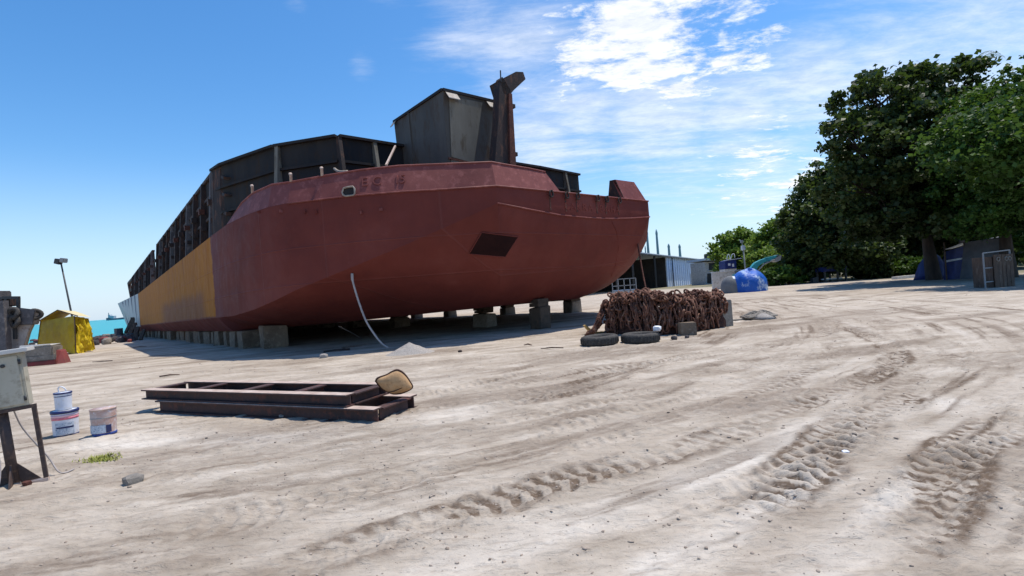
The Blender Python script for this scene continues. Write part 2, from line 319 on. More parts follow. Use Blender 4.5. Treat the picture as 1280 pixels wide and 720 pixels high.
# ------------------------------------------------------------------ object helpers
def tag(o, label=None, cat=None, group=None, kind=None):
    if label: o['label'] = label
    if cat: o['category'] = cat
    if group: o['group'] = group
    if kind: o['kind'] = kind
    return o
def empty(name, loc=(0, 0, 0), rz=0, label=None, cat=None, group=None, rot=None):
    o = bpy.data.objects.new(name, None); o.empty_display_size = .2; o.location = loc
    o.rotation_euler = rot if rot else (0, 0, rz); col.objects.link(o); tag(o, label, cat, group); return o
def copy_tree(o, parent=None):
    c = o.copy(); col.objects.link(c); c.parent = parent
    for ch in [x for x in bpy.data.objects if x.parent == o]: copy_tree(ch, c)
    return c
class MB:
    def __init__(s): s.v = []; s.f = []; s.m = []
    def add(s, vs, fs, mi=0):
        b = len(s.v); s.v += [tuple(v) for v in vs]; s.f += [tuple(b+i for i in f) for f in fs]; s.m += [mi]*len(fs); return s
    def box(s, c, size, rot=None, mi=0, jit=0):
        vs = []
        for dz in (-.5, .5):
            for dx, dy in ((-.5, -.5), (.5, -.5), (.5, .5), (-.5, .5)):
                p = Vector((dx*size[0], dy*size[1], dz*size[2]))
                if jit: p += Vector([random.uniform(-jit, jit) for _ in range(3)])
                if rot is not None: p = rot @ p
                vs.append(p+Vector(c))
        return s.add(vs, [(3, 2, 1, 0), (4, 5, 6, 7), (0, 1, 5, 4), (1, 2, 6, 5), (2, 3, 7, 6), (3, 0, 4, 7)], mi)
    def hexa(s, b, t, mi=0):
        return s.add(list(b)+list(t), [(3, 2, 1, 0), (4, 5, 6, 7), (0, 1, 5, 4), (1, 2, 6, 5), (2, 3, 7, 6), (3, 0, 4, 7)], mi)
    def prism(s, poly, vec, mi=0):
        n = len(poly); vec = Vector(vec); vs = [Vector(p) for p in poly]; vs += [p+vec for p in vs]
        fs = [tuple(range(n-1, -1, -1)), tuple(range(n, 2*n))]+[(i, (i+1) % n, n+(i+1) % n, n+i) for i in range(n)]
        return s.add(vs, fs, mi)
    def tube(s, path, r, n=8, mi=0, cap=True, loop=False):
        path = [Vector(p) for p in path]; k = len(path); rs = r if isinstance(r, (list, tuple)) else [r]*k
        vs = []; prev = None
        for i, p in enumerate(path):
            if loop: d = path[(i+1) % k]-path[i-1]
            else: d = path[min(i+1, k-1)]-path[max(i-1, 0)]
            d.normalize()
            if prev is None:
                a = Vector((0, 0, 1)) if abs(d.z) < .9 else Vector((1, 0, 0)); x = d.cross(a).normalized()
            else: x = (prev-d*prev.dot(d)).normalized()
            prev = x; y = d.cross(x)
            for j in range(n):
                t = 2*math.pi*j/n; vs.append(p+(x*math.cos(t)+y*math.sin(t))*rs[i])
        fs = [(i*n+j, i*n+(j+1) % n, ((i+1) % k)*n+(j+1) % n, ((i+1) % k)*n+j) for i in range(k if loop else k-1) for j in range(n)]
        if cap and not loop: fs += [tuple(range(n-1, -1, -1)), tuple((k-1)*n+j for j in range(n))]
        return s.add(vs, fs, mi)
    def bar(s, a, b, w, h=None, mi=0, up=Vector((0, 0, 1))):
        a = Vector(a); b = Vector(b); h = h or w; d = (b-a).normalized()
        if abs(d.dot(up)) > .95: up = Vector((0, 1, 0))
        x = d.cross(up).normalized()*w/2; y = x.cross(d).normalized()*h/2
        return s.hexa([a-x-y, a+x-y, a+x+y, a-x+y], [b-x-y, b+x-y, b+x+y, b-x+y], mi)
    def lathe(s, prof, c=(0, 0, 0), n=24, mi=0, closed=True, wob=0):
        c = Vector(c); vs = []
        for r, z in prof:
            for j in range(n):
                t = 2*math.pi*j/n; rr = r*(1+wob*math.sin(3*t+z*5)); vs.append(c+Vector((rr*math.cos(t), rr*math.sin(t), z)))
        k = len(prof); fs = [(i*n+j, i*n+(j+1) % n, (i+1)*n+(j+1) % n, (i+1)*n+j) for i in range(k-1) for j in range(n)]
        if closed: fs += [tuple(range(n-1, -1, -1)), tuple((k-1)*n+j for j in range(n))]
        return s.add(vs, fs, mi)
    def build(s, name, mats, parent=None, smooth=False, bevel=0, sub=0):
        me = bpy.data.meshes.new(name); me.from_pydata(s.v, [], s.f)
        if not isinstance(mats, (list, tuple)): mats = [mats]
        for m in mats: me.materials.append(m)
        me.polygons.foreach_set('material_index', s.m)
        if smooth: me.polygons.foreach_set('use_smooth', [True]*len(s.f))
        bm = bmesh.new(); bm.from_mesh(me); bmesh.ops.recalc_face_normals(bm, faces=bm.faces)
        if bevel: bmesh.ops.bevel(bm, geom=bm.edges[:], offset=bevel, segments=2, affect='EDGES')
        bm.to_mesh(me); bm.free(); me.update()
        o = bpy.data.objects.new(name, me); col.objects.link(o)
        if parent: o.parent = parent
        return o
def npmesh(name, V, Fq, mt, parent=None, smooth=False, attrs=None):
    me = bpy.data.meshes.new(name); V = np.ascontiguousarray(V, dtype=np.float32); Fq = np.ascontiguousarray(Fq, dtype=np.int32)
    k = Fq.shape[1]; n = len(Fq)
    me.vertices.add(len(V)); me.vertices.foreach_set('co', V.ravel()); me.loops.add(n*k); me.loops.foreach_set('vertex_index', Fq.ravel())
    me.polygons.add(n); me.polygons.foreach_set('loop_start', np.arange(n, dtype=np.int32)*k)
    me.polygons.foreach_set('loop_total', np.full(n, k, dtype=np.int32)); me.update(calc_edges=True)
    for a, d in (attrs or {}).items():
        t = me.attributes.new(a, 'FLOAT', 'POINT'); t.data.foreach_set('value', np.ascontiguousarray(d, dtype=np.float32))
    if smooth: me.polygons.foreach_set('use_smooth', [True]*n)
    me.materials.append(mt); o = bpy.data.objects.new(name, me); col.objects.link(o)
    if parent: o.parent = parent
    return o
_tab = rng.random((256, 256))
def vn(x, y):
    xi = np.floor(x).astype(int); yi = np.floor(y).astype(int); fx = x-xi; fy = y-yi
    fx = fx*fx*(3-2*fx); fy = fy*fy*(3-2*fy)
    a = _tab[xi & 255, yi & 255]; b = _tab[(xi+1) & 255, yi & 255]; c = _tab[xi & 255, (yi+1) & 255]; d = _tab[(xi+1) & 255, (yi+1) & 255]
    return (a*(1-fx)+b*fx)*(1-fy)+(c*(1-fx)+d*fx)*fy
def fbm(x, y, o=4, r=.5):
    s = 0; a = 1; t = 0
    for i in range(o): s = s+a*vn(x*2**i+17*i, y*2**i+31*i); t += a; a *= r
    return s/t-.5

# ------------------------------------------------------------------ ground
def spline(pts, n):
    pts = np.array(pts, float); pts = np.vstack([2*pts[0]-pts[1], pts, 2*pts[-1]-pts[-2]]); out = []
    for i in range(1, len(pts)-2):
        for t in np.linspace(0, 1, n, endpoint=False):
            a, b, c, d = pts[i-1:i+3]
            out.append(.5*((2*b)+(-a+c)*t+(2*a-5*b+4*c-d)*t*t+(-a+3*b-3*c+d)*t**3))
    return np.array(out)
def curve_coords(x, y, cv):
    seg = np.diff(cv, axis=0); L = np.hypot(seg[:, 0], seg[:, 1]); s0 = np.concatenate([[0], np.cumsum(L)])[:-1]
    best = np.full(x.shape, 1e9); S_ = np.zeros_like(x); D_ = np.zeros_like(x)
    for i in range(len(seg)):
        dx, dy = seg[i]/L[i]; rx = x-cv[i, 0]; ry = y-cv[i, 1]
        t = np.clip(rx*dx+ry*dy, 0, L[i]); qx = rx-dx*t; qy = ry-dy*t; dd = qx*qx+qy*qy
        k = dd < best; best[k] = dd[k]; S_[k] = s0[i]+t[k]; D_[k] = (np.sqrt(dd)*np.sign(dx*ry-dy*rx))[k]
    return S_, D_
def track(pts, n=7):
    return spline([tuple(P(px, py, 0))[:2] for px, py in pts], n)
# (line, width, depth, lug height, lug pitch, dark churn, seed)
TRACKS = [
 (track([(180, 790), (400, 705), (560, 655), (690, 612), (805, 581), (909, 545), (998, 507), (1083, 474), (1120, 450), (1090, 420), (1020, 398)]), .16, .05, .012, .17, .95, 1),
 (track([(300, 700), (520, 668), (760, 590), (900, 530), (1010, 488), (1075, 455)]), .10, .03, .010, .15, .6, 2),
 (track([(860, 690), (975, 609), (1065, 533), (1102, 507), (1150, 470), (1170, 430)]), .20, .035, .024, .15, .75, 3),
 (track([(1040, 740), (1121, 677), (1159, 635), (1201, 569), (1239, 545), (1300, 500)]), .17, .07, .030, .14, 1.2, 4),
 (track([(1180, 760), (1205, 640), (1262, 575), (1330, 520)]), .34, .03, .045, .15, .75, 5),
 (track([(0, 590), (180, 600), (330, 585), (560, 545), (760, 500), (930, 455), (1010, 425)]), .22, .025, .012, .16, .35, 6),
 (track([(0, 690), (260, 655), (520, 600), (760, 545), (940, 490), (1040, 440), (1000, 405), (930, 385)]), .24, .03, .014, .16, .45, 7),
 (track([(560, 500), (700, 470), (840, 452), (960, 430), (1040, 410), (1010, 385)]), .2, .03, .012, .18, .5, 8),
 (track([(1260, 520), (1180, 440), (1120, 410), (1060, 390)]), .25, .03, .012, .2, .5, 9),
 (track([(160, 470), (330, 462), (520, 455), (700, 440), (900, 425)]), .16, .025, .008, .2, .35, 10),
 (track([(700, 470), (860, 462), (980, 445), (1040, 425)]), .12, .03, .010, .2, .6, 11)]
SWEEP = track([(-500, 830), (0, 690), (300, 640), (560, 590), (800, 528), (960, 478), (1060, 435), (1050, 402), (980, 384), (930, 374)], 5)
PALES = [(track([(540, 720), (740, 650), (900, 590), (1030, 520), (1080, 490)]), .20), (track([(1020, 600), (1110, 550), (1190, 495)]), .30), (track([(820, 720), (960, 640), (1060, 590)]), .14), (track([(1000, 720), (1100, 640), (1150, 590)]), .12), (track([(1080, 720), (1180, 690), (1300, 650)]), .3), (track([(100, 560), (350, 550), (620, 515)]), .35)]
def detail(x, y, r):
    near = 1-ss(r, 25, 70); nn = 1-ss(r, 9, 26)
    wx, wy = fbm(x*.8, y*.8, 2)*.5, fbm(x*.8+50, y*.8+9, 2)*.5
    u = x*.93+y*.37; w = -x*.37+y*.93
    h = .10*fbm(x*.16, y*.16, 3)+.03*fbm(x*.7+3, y*.7, 3)
    h += .03*fbm((u+wx)*.55, (w+wy)*2.4, 4, .6)*near
    h += .028*fbm(x*5+wx*3, y*5, 4, .65)*nn
    rid = fbm((u+wx)*2.2, (w+wy)*6.5, 3, .6); h += .035*np.clip(rid-.06, 0, 1)*nn*3-.02*np.clip(-rid-.10, 0, 1)*nn*3
    churn_shade = np.clip(fbm(u*.3+9, w*1.2+5, 5, .6)*3.0-.05, 0, .6)*near
    pale = np.zeros_like(h)
    for cv, wid in PALES:
        s, d = curve_coords(x, y, cv); d = d+.25*fbm(x*1.2, y*1.2+4, 3)
        pale = np.maximum(pale, np.exp(-(d/wid)**2)*np.clip(.55+2.5*fbm(s*.9+wid*50, d*3, 3), 0, 1)*near)
    s, d = curve_coords(x, y, SWEEP); d = d+.10*fbm(x*.8, y*.8+7, 3)
    lane = (1-ss(np.abs(d+.2), 3.8, 7.0))*near
    st1 = fbm(s*.28+3, d*4.2+5, 5, .62); st2 = fbm(s*.5+13, d*11+5, 3, .6); br = np.clip(.55+2.2*fbm(s*.8+4, d*1.1, 3), 0, 1)
    h += lane*(.030*st1+.012*st2)-lane*.018*np.clip(st1*5-.35, 0, 1)*br
    churn_shade = np.maximum(churn_shade, lane*np.clip(st1*6.5-.12+st2*1.6, 0, 1)*br)
    pale = np.maximum(pale, .55*lane*np.clip(-st1*6-.35, 0, 1)*br)
    tr = np.clip(fbm(s*.4+8, d*1.5+2, 3)*6-.3, 0, 1)*lane
    h += tr*.012*np.tanh(2*np.sin(2*np.pi*(s/.16+.5*fbm(s*2, d*3, 2)+.35*np.sin(d*9))))*(np.abs(np.sin(d*2.2)) > .45)
    for k, (cv, wid, depth, lug, pitch, dark, seed) in enumerate(TRACKS):
        s, e = curve_coords(x, y, cv); e = e+.14*fbm(x*.9+seed, y*.9, 3)+.05*fbm(x*5, y*5+seed, 2)
        Lc = np.hypot(*np.diff(cv, axis=0).T).sum(); pres = np.clip(fbm(s*.45+seed*3, e*.2+k, 3)*3.0+.85, 0, 1)*ss(s, .05, 1.6)*(1-ss(s, Lc-2.5, Lc-.1))
        inn = np.exp(-(e/wid)**4); edge = np.exp(-((np.abs(e)-wid*1.3)/.06)**2)
        ph = s/pitch+np.where(e > 0, 1, -1)*(e/wid)*.45+.6*fbm(s*1.9+k, e*3, 2)
        lg = np.tanh(2.5*np.sin(2*np.pi*ph))*lug*np.exp(-((np.abs(e)-wid*.45)/(wid*.6))**4)
        rough_ = fbm(x*7+seed, y*7, 3, .6)
        h = h+near*pres*(-.40*depth*inn+depth*.22*edge*(1+3*rough_)+.8*lg*inn*np.clip(.7+2.2*fbm(s*1.1+k*5, e*2, 2), 0, 1)+.06*fbm(x*14+seed, y*14, 3, .6)*(inn+edge)*dark)
        cov = (inn*.6+edge*.9)*np.clip(.45+3.0*fbm(s*1.3, e*4+k, 4), 0, 1)
        churn_shade = np.maximum(churn_shade, np.clip(near*pres*dark*(2.3*cov*np.clip(.55-.9*np.tanh(lg/.010)*(lug > .011), .12, 1.5)+(.10+.5*np.clip(fbm(x*.8+k, y*1.6, 4, .6)+.1, 0, 1))*np.exp(-(e/(wid*3.2))**2)), 0, 1)); pale = pale*(1-.7*np.clip(cov*dark, 0, 1))  # grooves between lugs darker: their shade is carried in the colour
    # small sand heap under the hose and a berm in front of the shed
    return h*(1-ss(r, 90, 200)), churn_shade, pale
def build_ground():
    rr = np.concatenate([[.05, .5, 1.0, 1.5], 2.0*np.exp(np.linspace(0, math.log(40/2.0), 560))[1:], np.geomspace(41, 300, 70), np.geomspace(330, 30000, 30)])
    an = np.concatenate([np.linspace(-180, -54, 26)[:-1], np.linspace(-54, 52, 900), np.linspace(52, 180, 26)[1:]])
    A, Rr = np.meshgrid(np.radians(an), rr); x = Rr*np.sin(A); y = Rr*np.cos(A)
    h, ch, pl_ = detail(x.ravel(), y.ravel(), Rr.ravel())
    z = g(x.ravel(), y.ravel())+h
    V = np.stack([x.ravel(), y.ravel(), z], 1); nr, na = x.shape
    i, j = np.meshgrid(np.arange(nr-1), np.arange(na-1), indexing='ij'); a = (i*na+j).ravel()
    Fq = np.stack([a, a+1, a+na+1, a+na], 1)[:, ::-1]
    xx, yy = x.ravel(), y.ravel()
    gr = ss(yy*.35+xx-50, 0, 8)*ss(Rr.ravel(), 36, 44)*.8+.5*ss(Rr.ravel(), 170, 260)
    o = npmesh('ground', V, Fq, M_SAND, smooth=True, attrs={'churn_shade': np.clip(ch, 0, 1), 'pale': np.clip(pl_, 0, 1), 'grassy': np.clip(gr, 0, 1)})
    tag(o, kind='structure')
build_ground()
def hgt(x, y):
    x = np.array([float(x)]); y = np.array([float(y)]); r = np.hypot(x, y); h, _, _ = detail(x, y, r); return float(g(x, y)[0]+h[0])
def GG(px, py):
    p = G(px, py)
    for _ in range(6): p = P(px, py, hgt(p.x, p.y))
    return p
sea = MB().add([(-30000, 20, -1.25), (3000, 20, -1.25), (30000, 45000, -1.25), (-45000, 45000, -1.25)], [(0, 1, 2, 3)]).build('sea', M_SEA)
tag(sea, kind='structure')

# ------------------------------------------------------------------ barge
ex = Vector((-ax.x, -ax.y, TILT)).normalized(); ey = Vector((tx.x, tx.y, 0)).normalized(); ez = ex.cross(ey).normalized()
BM_ = Matrix((ex, ey, ez)).transposed().to_4x4(); BM_.translation = P0; BI = BM_.inverted()
barge = bpy.data.objects.new('barge', None); col.objects.link(barge); barge.matrix_world = BM_
tag(barge, 'large flat deck barge with raked red bow and yellow side, hauled out on blocks', 'barge')
eL = BI @ EYEV
def PL(px, py, z):                       # where the ray meets height z in the barge's own frame
    r = BI.to_3x3() @ ray(px, py); return eL + r*((z-eL.z)/r.z)
def PV(px, py, y):
    r = BI.to_3x3() @ ray(px, py); return eL + r*((y-eL.y)/r.y)
ZD = 4.85
kn_px = [(283, 281), (297, 274), (310, 268), (335, 259), (360, 254), (400, 249), (450, 243.5), (500, 239.5), (560, 236), (620, 232)]
ch_z = [1.34, 1.42, 1.5, 1.72, 1.98, 2.3, 2.7, 3.12, 3.68, 4.27]
kn = [PL(px, py, ZD) for px, py in kn_px]
kn[0].y = min(kn[0].y, .25)
D_, F_ = kn[-1], PL(810, 251.5, ZD)
def along(a, b, k): return a+(b-a)*k
col_top = [Vector((x, 0, ZD)) for x in (-70, -58, -45, -30, -15, -5, 0)]+kn
col_ch = [1.34]*7+ch_z
tk = [.17, .34, .52, .68, .84, 1.0]; tz = [4.13, 4.0, 3.96, 3.98, 4.05, 4.16]
for k, z in zip(tk, tz): col_top.append(along(D_, F_, k)); col_ch.append(z)
ctr = 9.4; BE = 18.7
far = [(10.3, 16.2, 3.3), (8.4, 17.2, 2.3), (6.2, 18.0, 1.45), (4, 18.4, 1.1), (0, BE, 1.05), (-15, BE, 1.05), (-45, BE, 1.05), (-70, BE, 1.05)]
for x, y, z in far: col_top.append(Vector((x, y, ZD))); col_ch.append(z)
ZB = .70
# inner (flat bottom) outline, one point per column
def bottom_for(p, zc):
    x, y = p.x, p.y
    if x <= 0: return Vector((x, .55 if y < ctr else BE-.5, ZB))
    bx = min(x, 9.4); k = x/12.5
    return Vector((x-.25-2.4*k**2, y+(ctr-y)*(.10+.42*k), ZB+.22*k*k))
rows = 9; V = []; Fs = []; Ms = []
nc = len(col_top)
for p, zc in zip(col_top, col_ch):
    c = Vector((p.x, p.y, zc)); V.append(p); V.append(along(p, c, .5)); V.append(c)
    q = bottom_for(p, zc); ctl = c+(q-c)*.10; ctl.z = zc+(q.z-zc)*.62
    ki = V.__len__() // 12; bl = max(0.0, min(1.0, (ki-12)/4.0)) if ki <= 16 else 1.0
    ba = .28+(1-bl)*.17; bz = .22+(1-bl)*.22
    ctl = Vector((c.x*(1-ba)+q.x*ba, c.y*(1-ba)+q.y*ba, q.z+(zc-q.z)*bz))
    for i in range(1, rows+1):
        t = i/rows; V.append(c*(1-t)**2+ctl*2*t*(1-t)+q*t*t)
st = 3+rows
fl_red, fl_st = [], []
for i in range(nc-1):
    for j in range(st-1):
        Fs.append((i*st+j, i*st+j+1, (i+1)*st+j+1, (i+1)*st+j)); Ms.append(0 if not (i == 0 or i == nc-2) else 0)
hm = MB(); hm.add(V, Fs); hm.m = Ms
# deck, bottom and stern: fans between mirrored columns
port = list(range(nc)); 
top = [V[i*st] for i in range(nc)]; bot = [V[i*st+st-1] for i in range(nc)]
hm.add([t+Vector((0, 0, -.004)) for t in top], [tuple(range(nc))])
hm.add(bot, [tuple(range(nc-1, -1, -1))])
hm.add([V[j] for j in range(st)]+[V[(nc-1)*st+j] for j in range(st)], [tuple(list(range(st))+list(range(2*st-1, st-1, -1)))])
hull = hm.build('hull', M_HULL, barge)
me = hull.data
for p in me.polygons: p.use_smooth = True
bm = bmesh.new(); bm.from_mesh(me); bmesh.ops.remove_doubles(bm, verts=bm.verts, dist=.001)
bmesh.ops.recalc_face_normals(bm, faces=bm.faces)
for e in bm.edges:
    if len(e.link_faces) == 2 and e.calc_face_angle(0) > R(22): e.smooth = False
bm.to_mesh(me); bm.free()
# silver stern quarter, flared outwards
sv = MB(); xs = [-45, -70]
sv.hexa([(-45, -.02, 1.25), (-69, -.02, 1.1), (-69, .3, 1.1), (-45, .3, 1.25)], [(-45, -.03, ZD+.01), (-73, -.9, ZD+.15), (-73, .3, ZD+.15), (-45, .3, ZD+.01)])
for x in (-48, -52, -56, -60, -64): sv.bar((x, -.05-.03*(x+45)*-.2, 1.3), (x, -.08+(x+45)*.031, ZD), .12)
sv.build('stern_plating', M_SILVER, barge)

def inward(p, k):
    c = Vector((2.0, ctr, p.z)); d = (c-p); d.z = 0; d.normalize(); return p+d*k
# bulwark
bh = [0.02, .62, .78, .80, .74, .80, .86, .90, .88, .84]
base = kn+[along(D_, F_, .07), along(D_, F_, .20), along(D_, F_, .355)]; hs = bh+[.82, .80, .76]
bt = []
for i, (p, h) in enumerate(zip(base, hs)):
    q = inward(p, .05+.24*h); q.z = ZD+h
    if i == len(base)-1: q = along(inward(along(D_, F_, .30), .26), q, 0.0); q.z = ZD+h
    bt.append(q)
def plate(bs, ts, th, name, mt):
    m = MB(); n = len(bs); vs = list(bs)+list(ts)+[inward(p, th) for p in bs]+[inward(p, th) for p in ts]
    fs = []
    for i in range(n-1):
        fs += [(i, i+1, n+i+1, n+i), (2*n+i+1, 2*n+i, 3*n+i, 3*n+i+1), (n+i, n+i+1, 3*n+i+1, 3*n+i), (i+1, i, 2*n+i, 2*n+i+1)]
    fs += [(0, n, 3*n, 2*n), (n-1, 2*n-1+2*n, 0, 0)][:1]+[(n-1, 3*n-1, 4*n-1, 2*n-1)]
    m.add(vs, fs); return m.build(name, mt, barge)
up = Vector((0, 0, .006))
plate([p+up for p in base], bt, .05, 'bulwark', M_BUL)
cap = MB().tube([p+Vector((0, 0, .0)) for p in bt], .035, 6); cap.build('bulwark_rail', M_BUL, barge, True)
# far bulwark plate by the other bow corner
b0, b1 = along(D_, F_, .80), along(D_, F_, .985)
fb = [b0+up, b1+up, Vector((F_.x-1.3, F_.y+1.6, ZD))+up]
ft = [inward(along(D_, F_, .79), .25), inward(along(D_, F_, .945), .25), inward(Vector((F_.x-1.3, F_.y+1.6, ZD)), .25)]
for q in ft: q.z = ZD+.84
plate(fb, ft, .12, 'bulwark', M_BUL)
MB().prism([ft[0], fb[0], inward(fb[0], .7), inward(ft[0], .25)], (.0, .03, 0)).build('bulwark_bracket', M_RUSTDK, barge)
# rubbing beads
def proud(p, k=.02): return inward(p, -k)
MB().tube([proud(p)+Vector((0, 0, -.01)) for p in kn[4:]]+[proud(along(D_, F_, k)) for k in (.33, .66, 1)], .03, 6).build('deck_edge_bead', M_BUL, barge, True)
MB().tube([proud(Vector((p.x, p.y, z))) for p, z in zip([D_]+[along(D_, F_, k) for k in tk], [4.27]+tz)], .028, 6).build('lower_bead', M_BUL, barge, True)
# fairlead rings with rust runs
for px in (686, 706, 720, 745, 756, 772):
    k = None
    best = min(range(200), key=lambda i: abs((lambda w: (CX+F*((w-EYEV).dot(rt))/((w-EYEV).dot(fwd))))(BM_ @ along(D_, F_, i/199))-px))
    p = along(D_, F_, best/199); dn = (F_-D_).normalized(); out = Vector((dn.y, -dn.x, 0)); 
    if out.x < 0: out = -out
    c = p+out*.10+Vector((0, 0, -.12))
    m = MB().tube([c+dn*.085*math.cos(t)+Vector((0, 0, .11*math.sin(t))) for t in np.linspace(0, 2*math.pi, 14)[:-1]], .032, 7, loop=True)
    m.bar(p+out*.0+Vector((0, 0, -.0)), p+out*.16, .06, .03)
    rg = m.build('mooring_ring', M_RUSTDK, barge, True)
    MB().box(p+out*.006+Vector((0, 0, -.45)), (.07, .012, .50), Matrix.Rotation(math.atan2(dn.y, dn.x), 3, 'Z')).build('rust_run', M_RUST, barge)
for px, py in ((548, 228), (575, 227)):
    p = PL(px, py+6, ZD+.16); p = inward(p, -.05)
    MB().tube([p+Vector((0, 0, -.15)), p+Vector((.02, -.05, 0)), p+Vector((0, 0, .16))], [.045, .05, .03], 7).build('welded_lug', M_RUST, barge, True)
# hawse frame and recess on the port bow
hp = PL(435, 241, ZD+.12)
def loc_on_side(px, py, off=.03):
    # nearest point of the bow side at that pixel
    bi = min(range(len(kn)-1), key=lambda i: abs((kn_px[i][0]+kn_px[i+1][0])/2-px))
    a, b = kn[bi], kn[bi+1]; n = Vector((b.y-a.y, a.x-b.x, 0)).normalized()
    if n.dot(a-Vector((2, ctr, a.z))) < 0: n = -n
    r = BI.to_3x3() @ ray(px, py); t = (a-eL).dot(n)/r.dot(n); return eL+r*t+n*off, (b-a).normalized(), n
c, dn, n_ = loc_on_side(436, 240, .05)
fr = [c+dn*a+Vector((0, 0, b)) for a, b in ((-.18, -.08), (-.20, .0), (-.14, .13), (0, .15), (.17, .15), (.22, .08), (.22, -.08), (.15, -.13), (-.1, -.13))]
MB().tube(fr, .03, 7, loop=True).build('hawse_frame', M_TAB, barge, True)
MB().prism([p-n_*.06 for p in fr], n_*.03).build('hawse_opening', M_BLACK, barge)
# raised weld lettering
def text_mesh(txt, size, name, mt, origin, xdir, zdir, depth=.018):
    cu = bpy.data.curves.new(name, 'FONT'); cu.body = txt; cu.size = size; cu.extrude = depth
    o = bpy.data.objects.new(name+'_tmp', cu); col.objects.link(o); bpy.context.view_layer.update()
    me = bpy.data.meshes.new_from_object(o.evaluated_get(bpy.context.evaluated_depsgraph_get())); col.objects.unlink(o); bpy.data.objects.remove(o)
    n = xdir.cross(zdir).normalized(); Mx = Matrix((xdir, zdir, n)).transposed().to_4x4(); Mx.translation = origin
    me.transform(Mx); me.materials.clear(); me.materials.append(mt); t = bpy.data.objects.new(name, me); col.objects.link(t); t.parent = barge; return t
i0, i1 = 6, 7
def bulpt(i, k, h, off=.0):
    a = along(base[i], bt[i], h); b = along(base[i+1], bt[i+1], h); p = along(a, b, k); return inward(p, -off)
xd = (base[7]-base[6]).normalized(); zd = (bulpt(6, .5, 1)-bulpt(6, .5, 0)).normalized(); zd = (zd-xd*zd.dot(xd)).normalized()
for ch_, k_ in (('E', .02), ('C', .30), ('1', .84), ('5', .98)): text_mesh(ch_, .44, 'weld_letter', M_BUL, bulpt(6, 0, .34, .015)+xd*k_*(base[7]-base[6]).length, xd, zd)
xd = (F_-D_).normalized(); out = Vector((xd.y, -xd.x, 0)); out = out if out.x > 0 else -out
for i_, ch_ in enumerate('CAKRA BAHA'):
    if ch_ != ' ': text_mesh(ch_, .38, 'weld_letter', M_HULL, along(D_, F_, .37)+xd*.34*i_+out*.004+Vector((0, 0, -.62)), xd, Vector((0, 0, 1)), .012)
# dark recess in the raked bow
# (a thruster-like pocket: a proud sheet, the pocket's shadow put into its colour)
bmh = bmesh.new(); bmh.from_mesh(hull.data); 
from mathutils.bvhtree import BVHTree
bvh = BVHTree.FromBMesh(bmh)
def hit(px, py):
    r = (BI.to_3x3() @ ray(px, py)).normalized(); loc, nrm, idx, dist = bvh.ray_cast(eL, r); return loc, nrm
gridp = []
for j_ in range(9):
    for i_ in range(9):
        a_, b_ = i_/8, j_/8; px = (602*(1-a_)+647*a_)*(1-b_)+(586*(1-a_)+631*a_)*b_; py = (290*(1-a_)+296*a_)*(1-b_)+(317*(1-a_)+321*a_)*b_
        l_, n_2 = hit(px, py); n_2 = n_2 if n_2.dot(eL-l_) > 0 else -n_2; gridp.append(l_+n_2*.03)
MB().add(gridp, [(j_*9+i_, j_*9+i_+1, j_*9+i_+10, j_*9+i_+9) for j_ in range(8) for i_ in range(8)]).build('sea_chest_shade', mat('recess shade', (.030, .012, .011), (.02, .009, .009), 2, .9, spec=.05), barge, True)
bd = [gridp[i_] for i_ in range(9)]+[gridp[j_*9+8] for j_ in range(1, 9)]+[gridp[72+i_] for i_ in range(7, -1, -1)]+[gridp[j_*9] for j_ in range(7, 0, -1)]
MB().tube(bd, .02, 6, loop=True).build('sea_chest_rim', M_HULL, barge, True)
# draught seam weld on the far bow
sp = [hit(*p) for p in ((765, 277), (771, 290), (773, 310), (770, 330), (764, 345))]
MB().tube([a[0] for a in sp if a[0] is not None], .02, 5).build('weld_seam', M_HULL, barge, True)

# cargo wall (sideboards)
ZW = 7.75
wt = [Vector((-.4, .35, 0)), Vector((.7, .5, 0))]
for px, py in ((300, 199), (345, 183.5), (422, 171), (493, 182), (672, 209.5), (722, 219)):
    p = PL(px, py, ZW); wt.append(p)
wt = [Vector((p.x, p.y, 0)) for p in wt]
def wall(pts, z0, z1, name, th=.08, mt=M_BLACK):
    m = MB()
    for a, b in zip(pts[:-1], pts[1:]):
        d = (b-a).normalized(); n = Vector((-d.y, d.x, 0))*th/2
        m.hexa([a-n+Vector((0, 0, z0)), b-n+Vector((0, 0, z0)), b+n+Vector((0, 0, z0)), a+n+Vector((0, 0, z0))], [a-n+Vector((0, 0, z1)), b-n+Vector((0, 0, z1)), b+n+Vector((0, 0, z1)), a+n+Vector((0, 0, z1))])
    return m.build(name, mt, barge)
wall(wt, ZD+.01, ZW, 'cargo_wall')
m = MB()
for a, b in zip(wt[:-1], wt[1:]):
    d = (b-a).normalized(); n = Vector((-d.y, d.x, 0)); n = n if n.x > 0 else -n
    for z, w in ((ZW, .22), (ZW-.95, .14), (ZW-2.0, .12)): m.bar(a+n*.10+Vector((0, 0, z)), b+n*.10+Vector((0, 0, z)), w, .10)
m.build('wall_rail', M_BLACK, barge)
ZT = Vector((0, 0, 1))
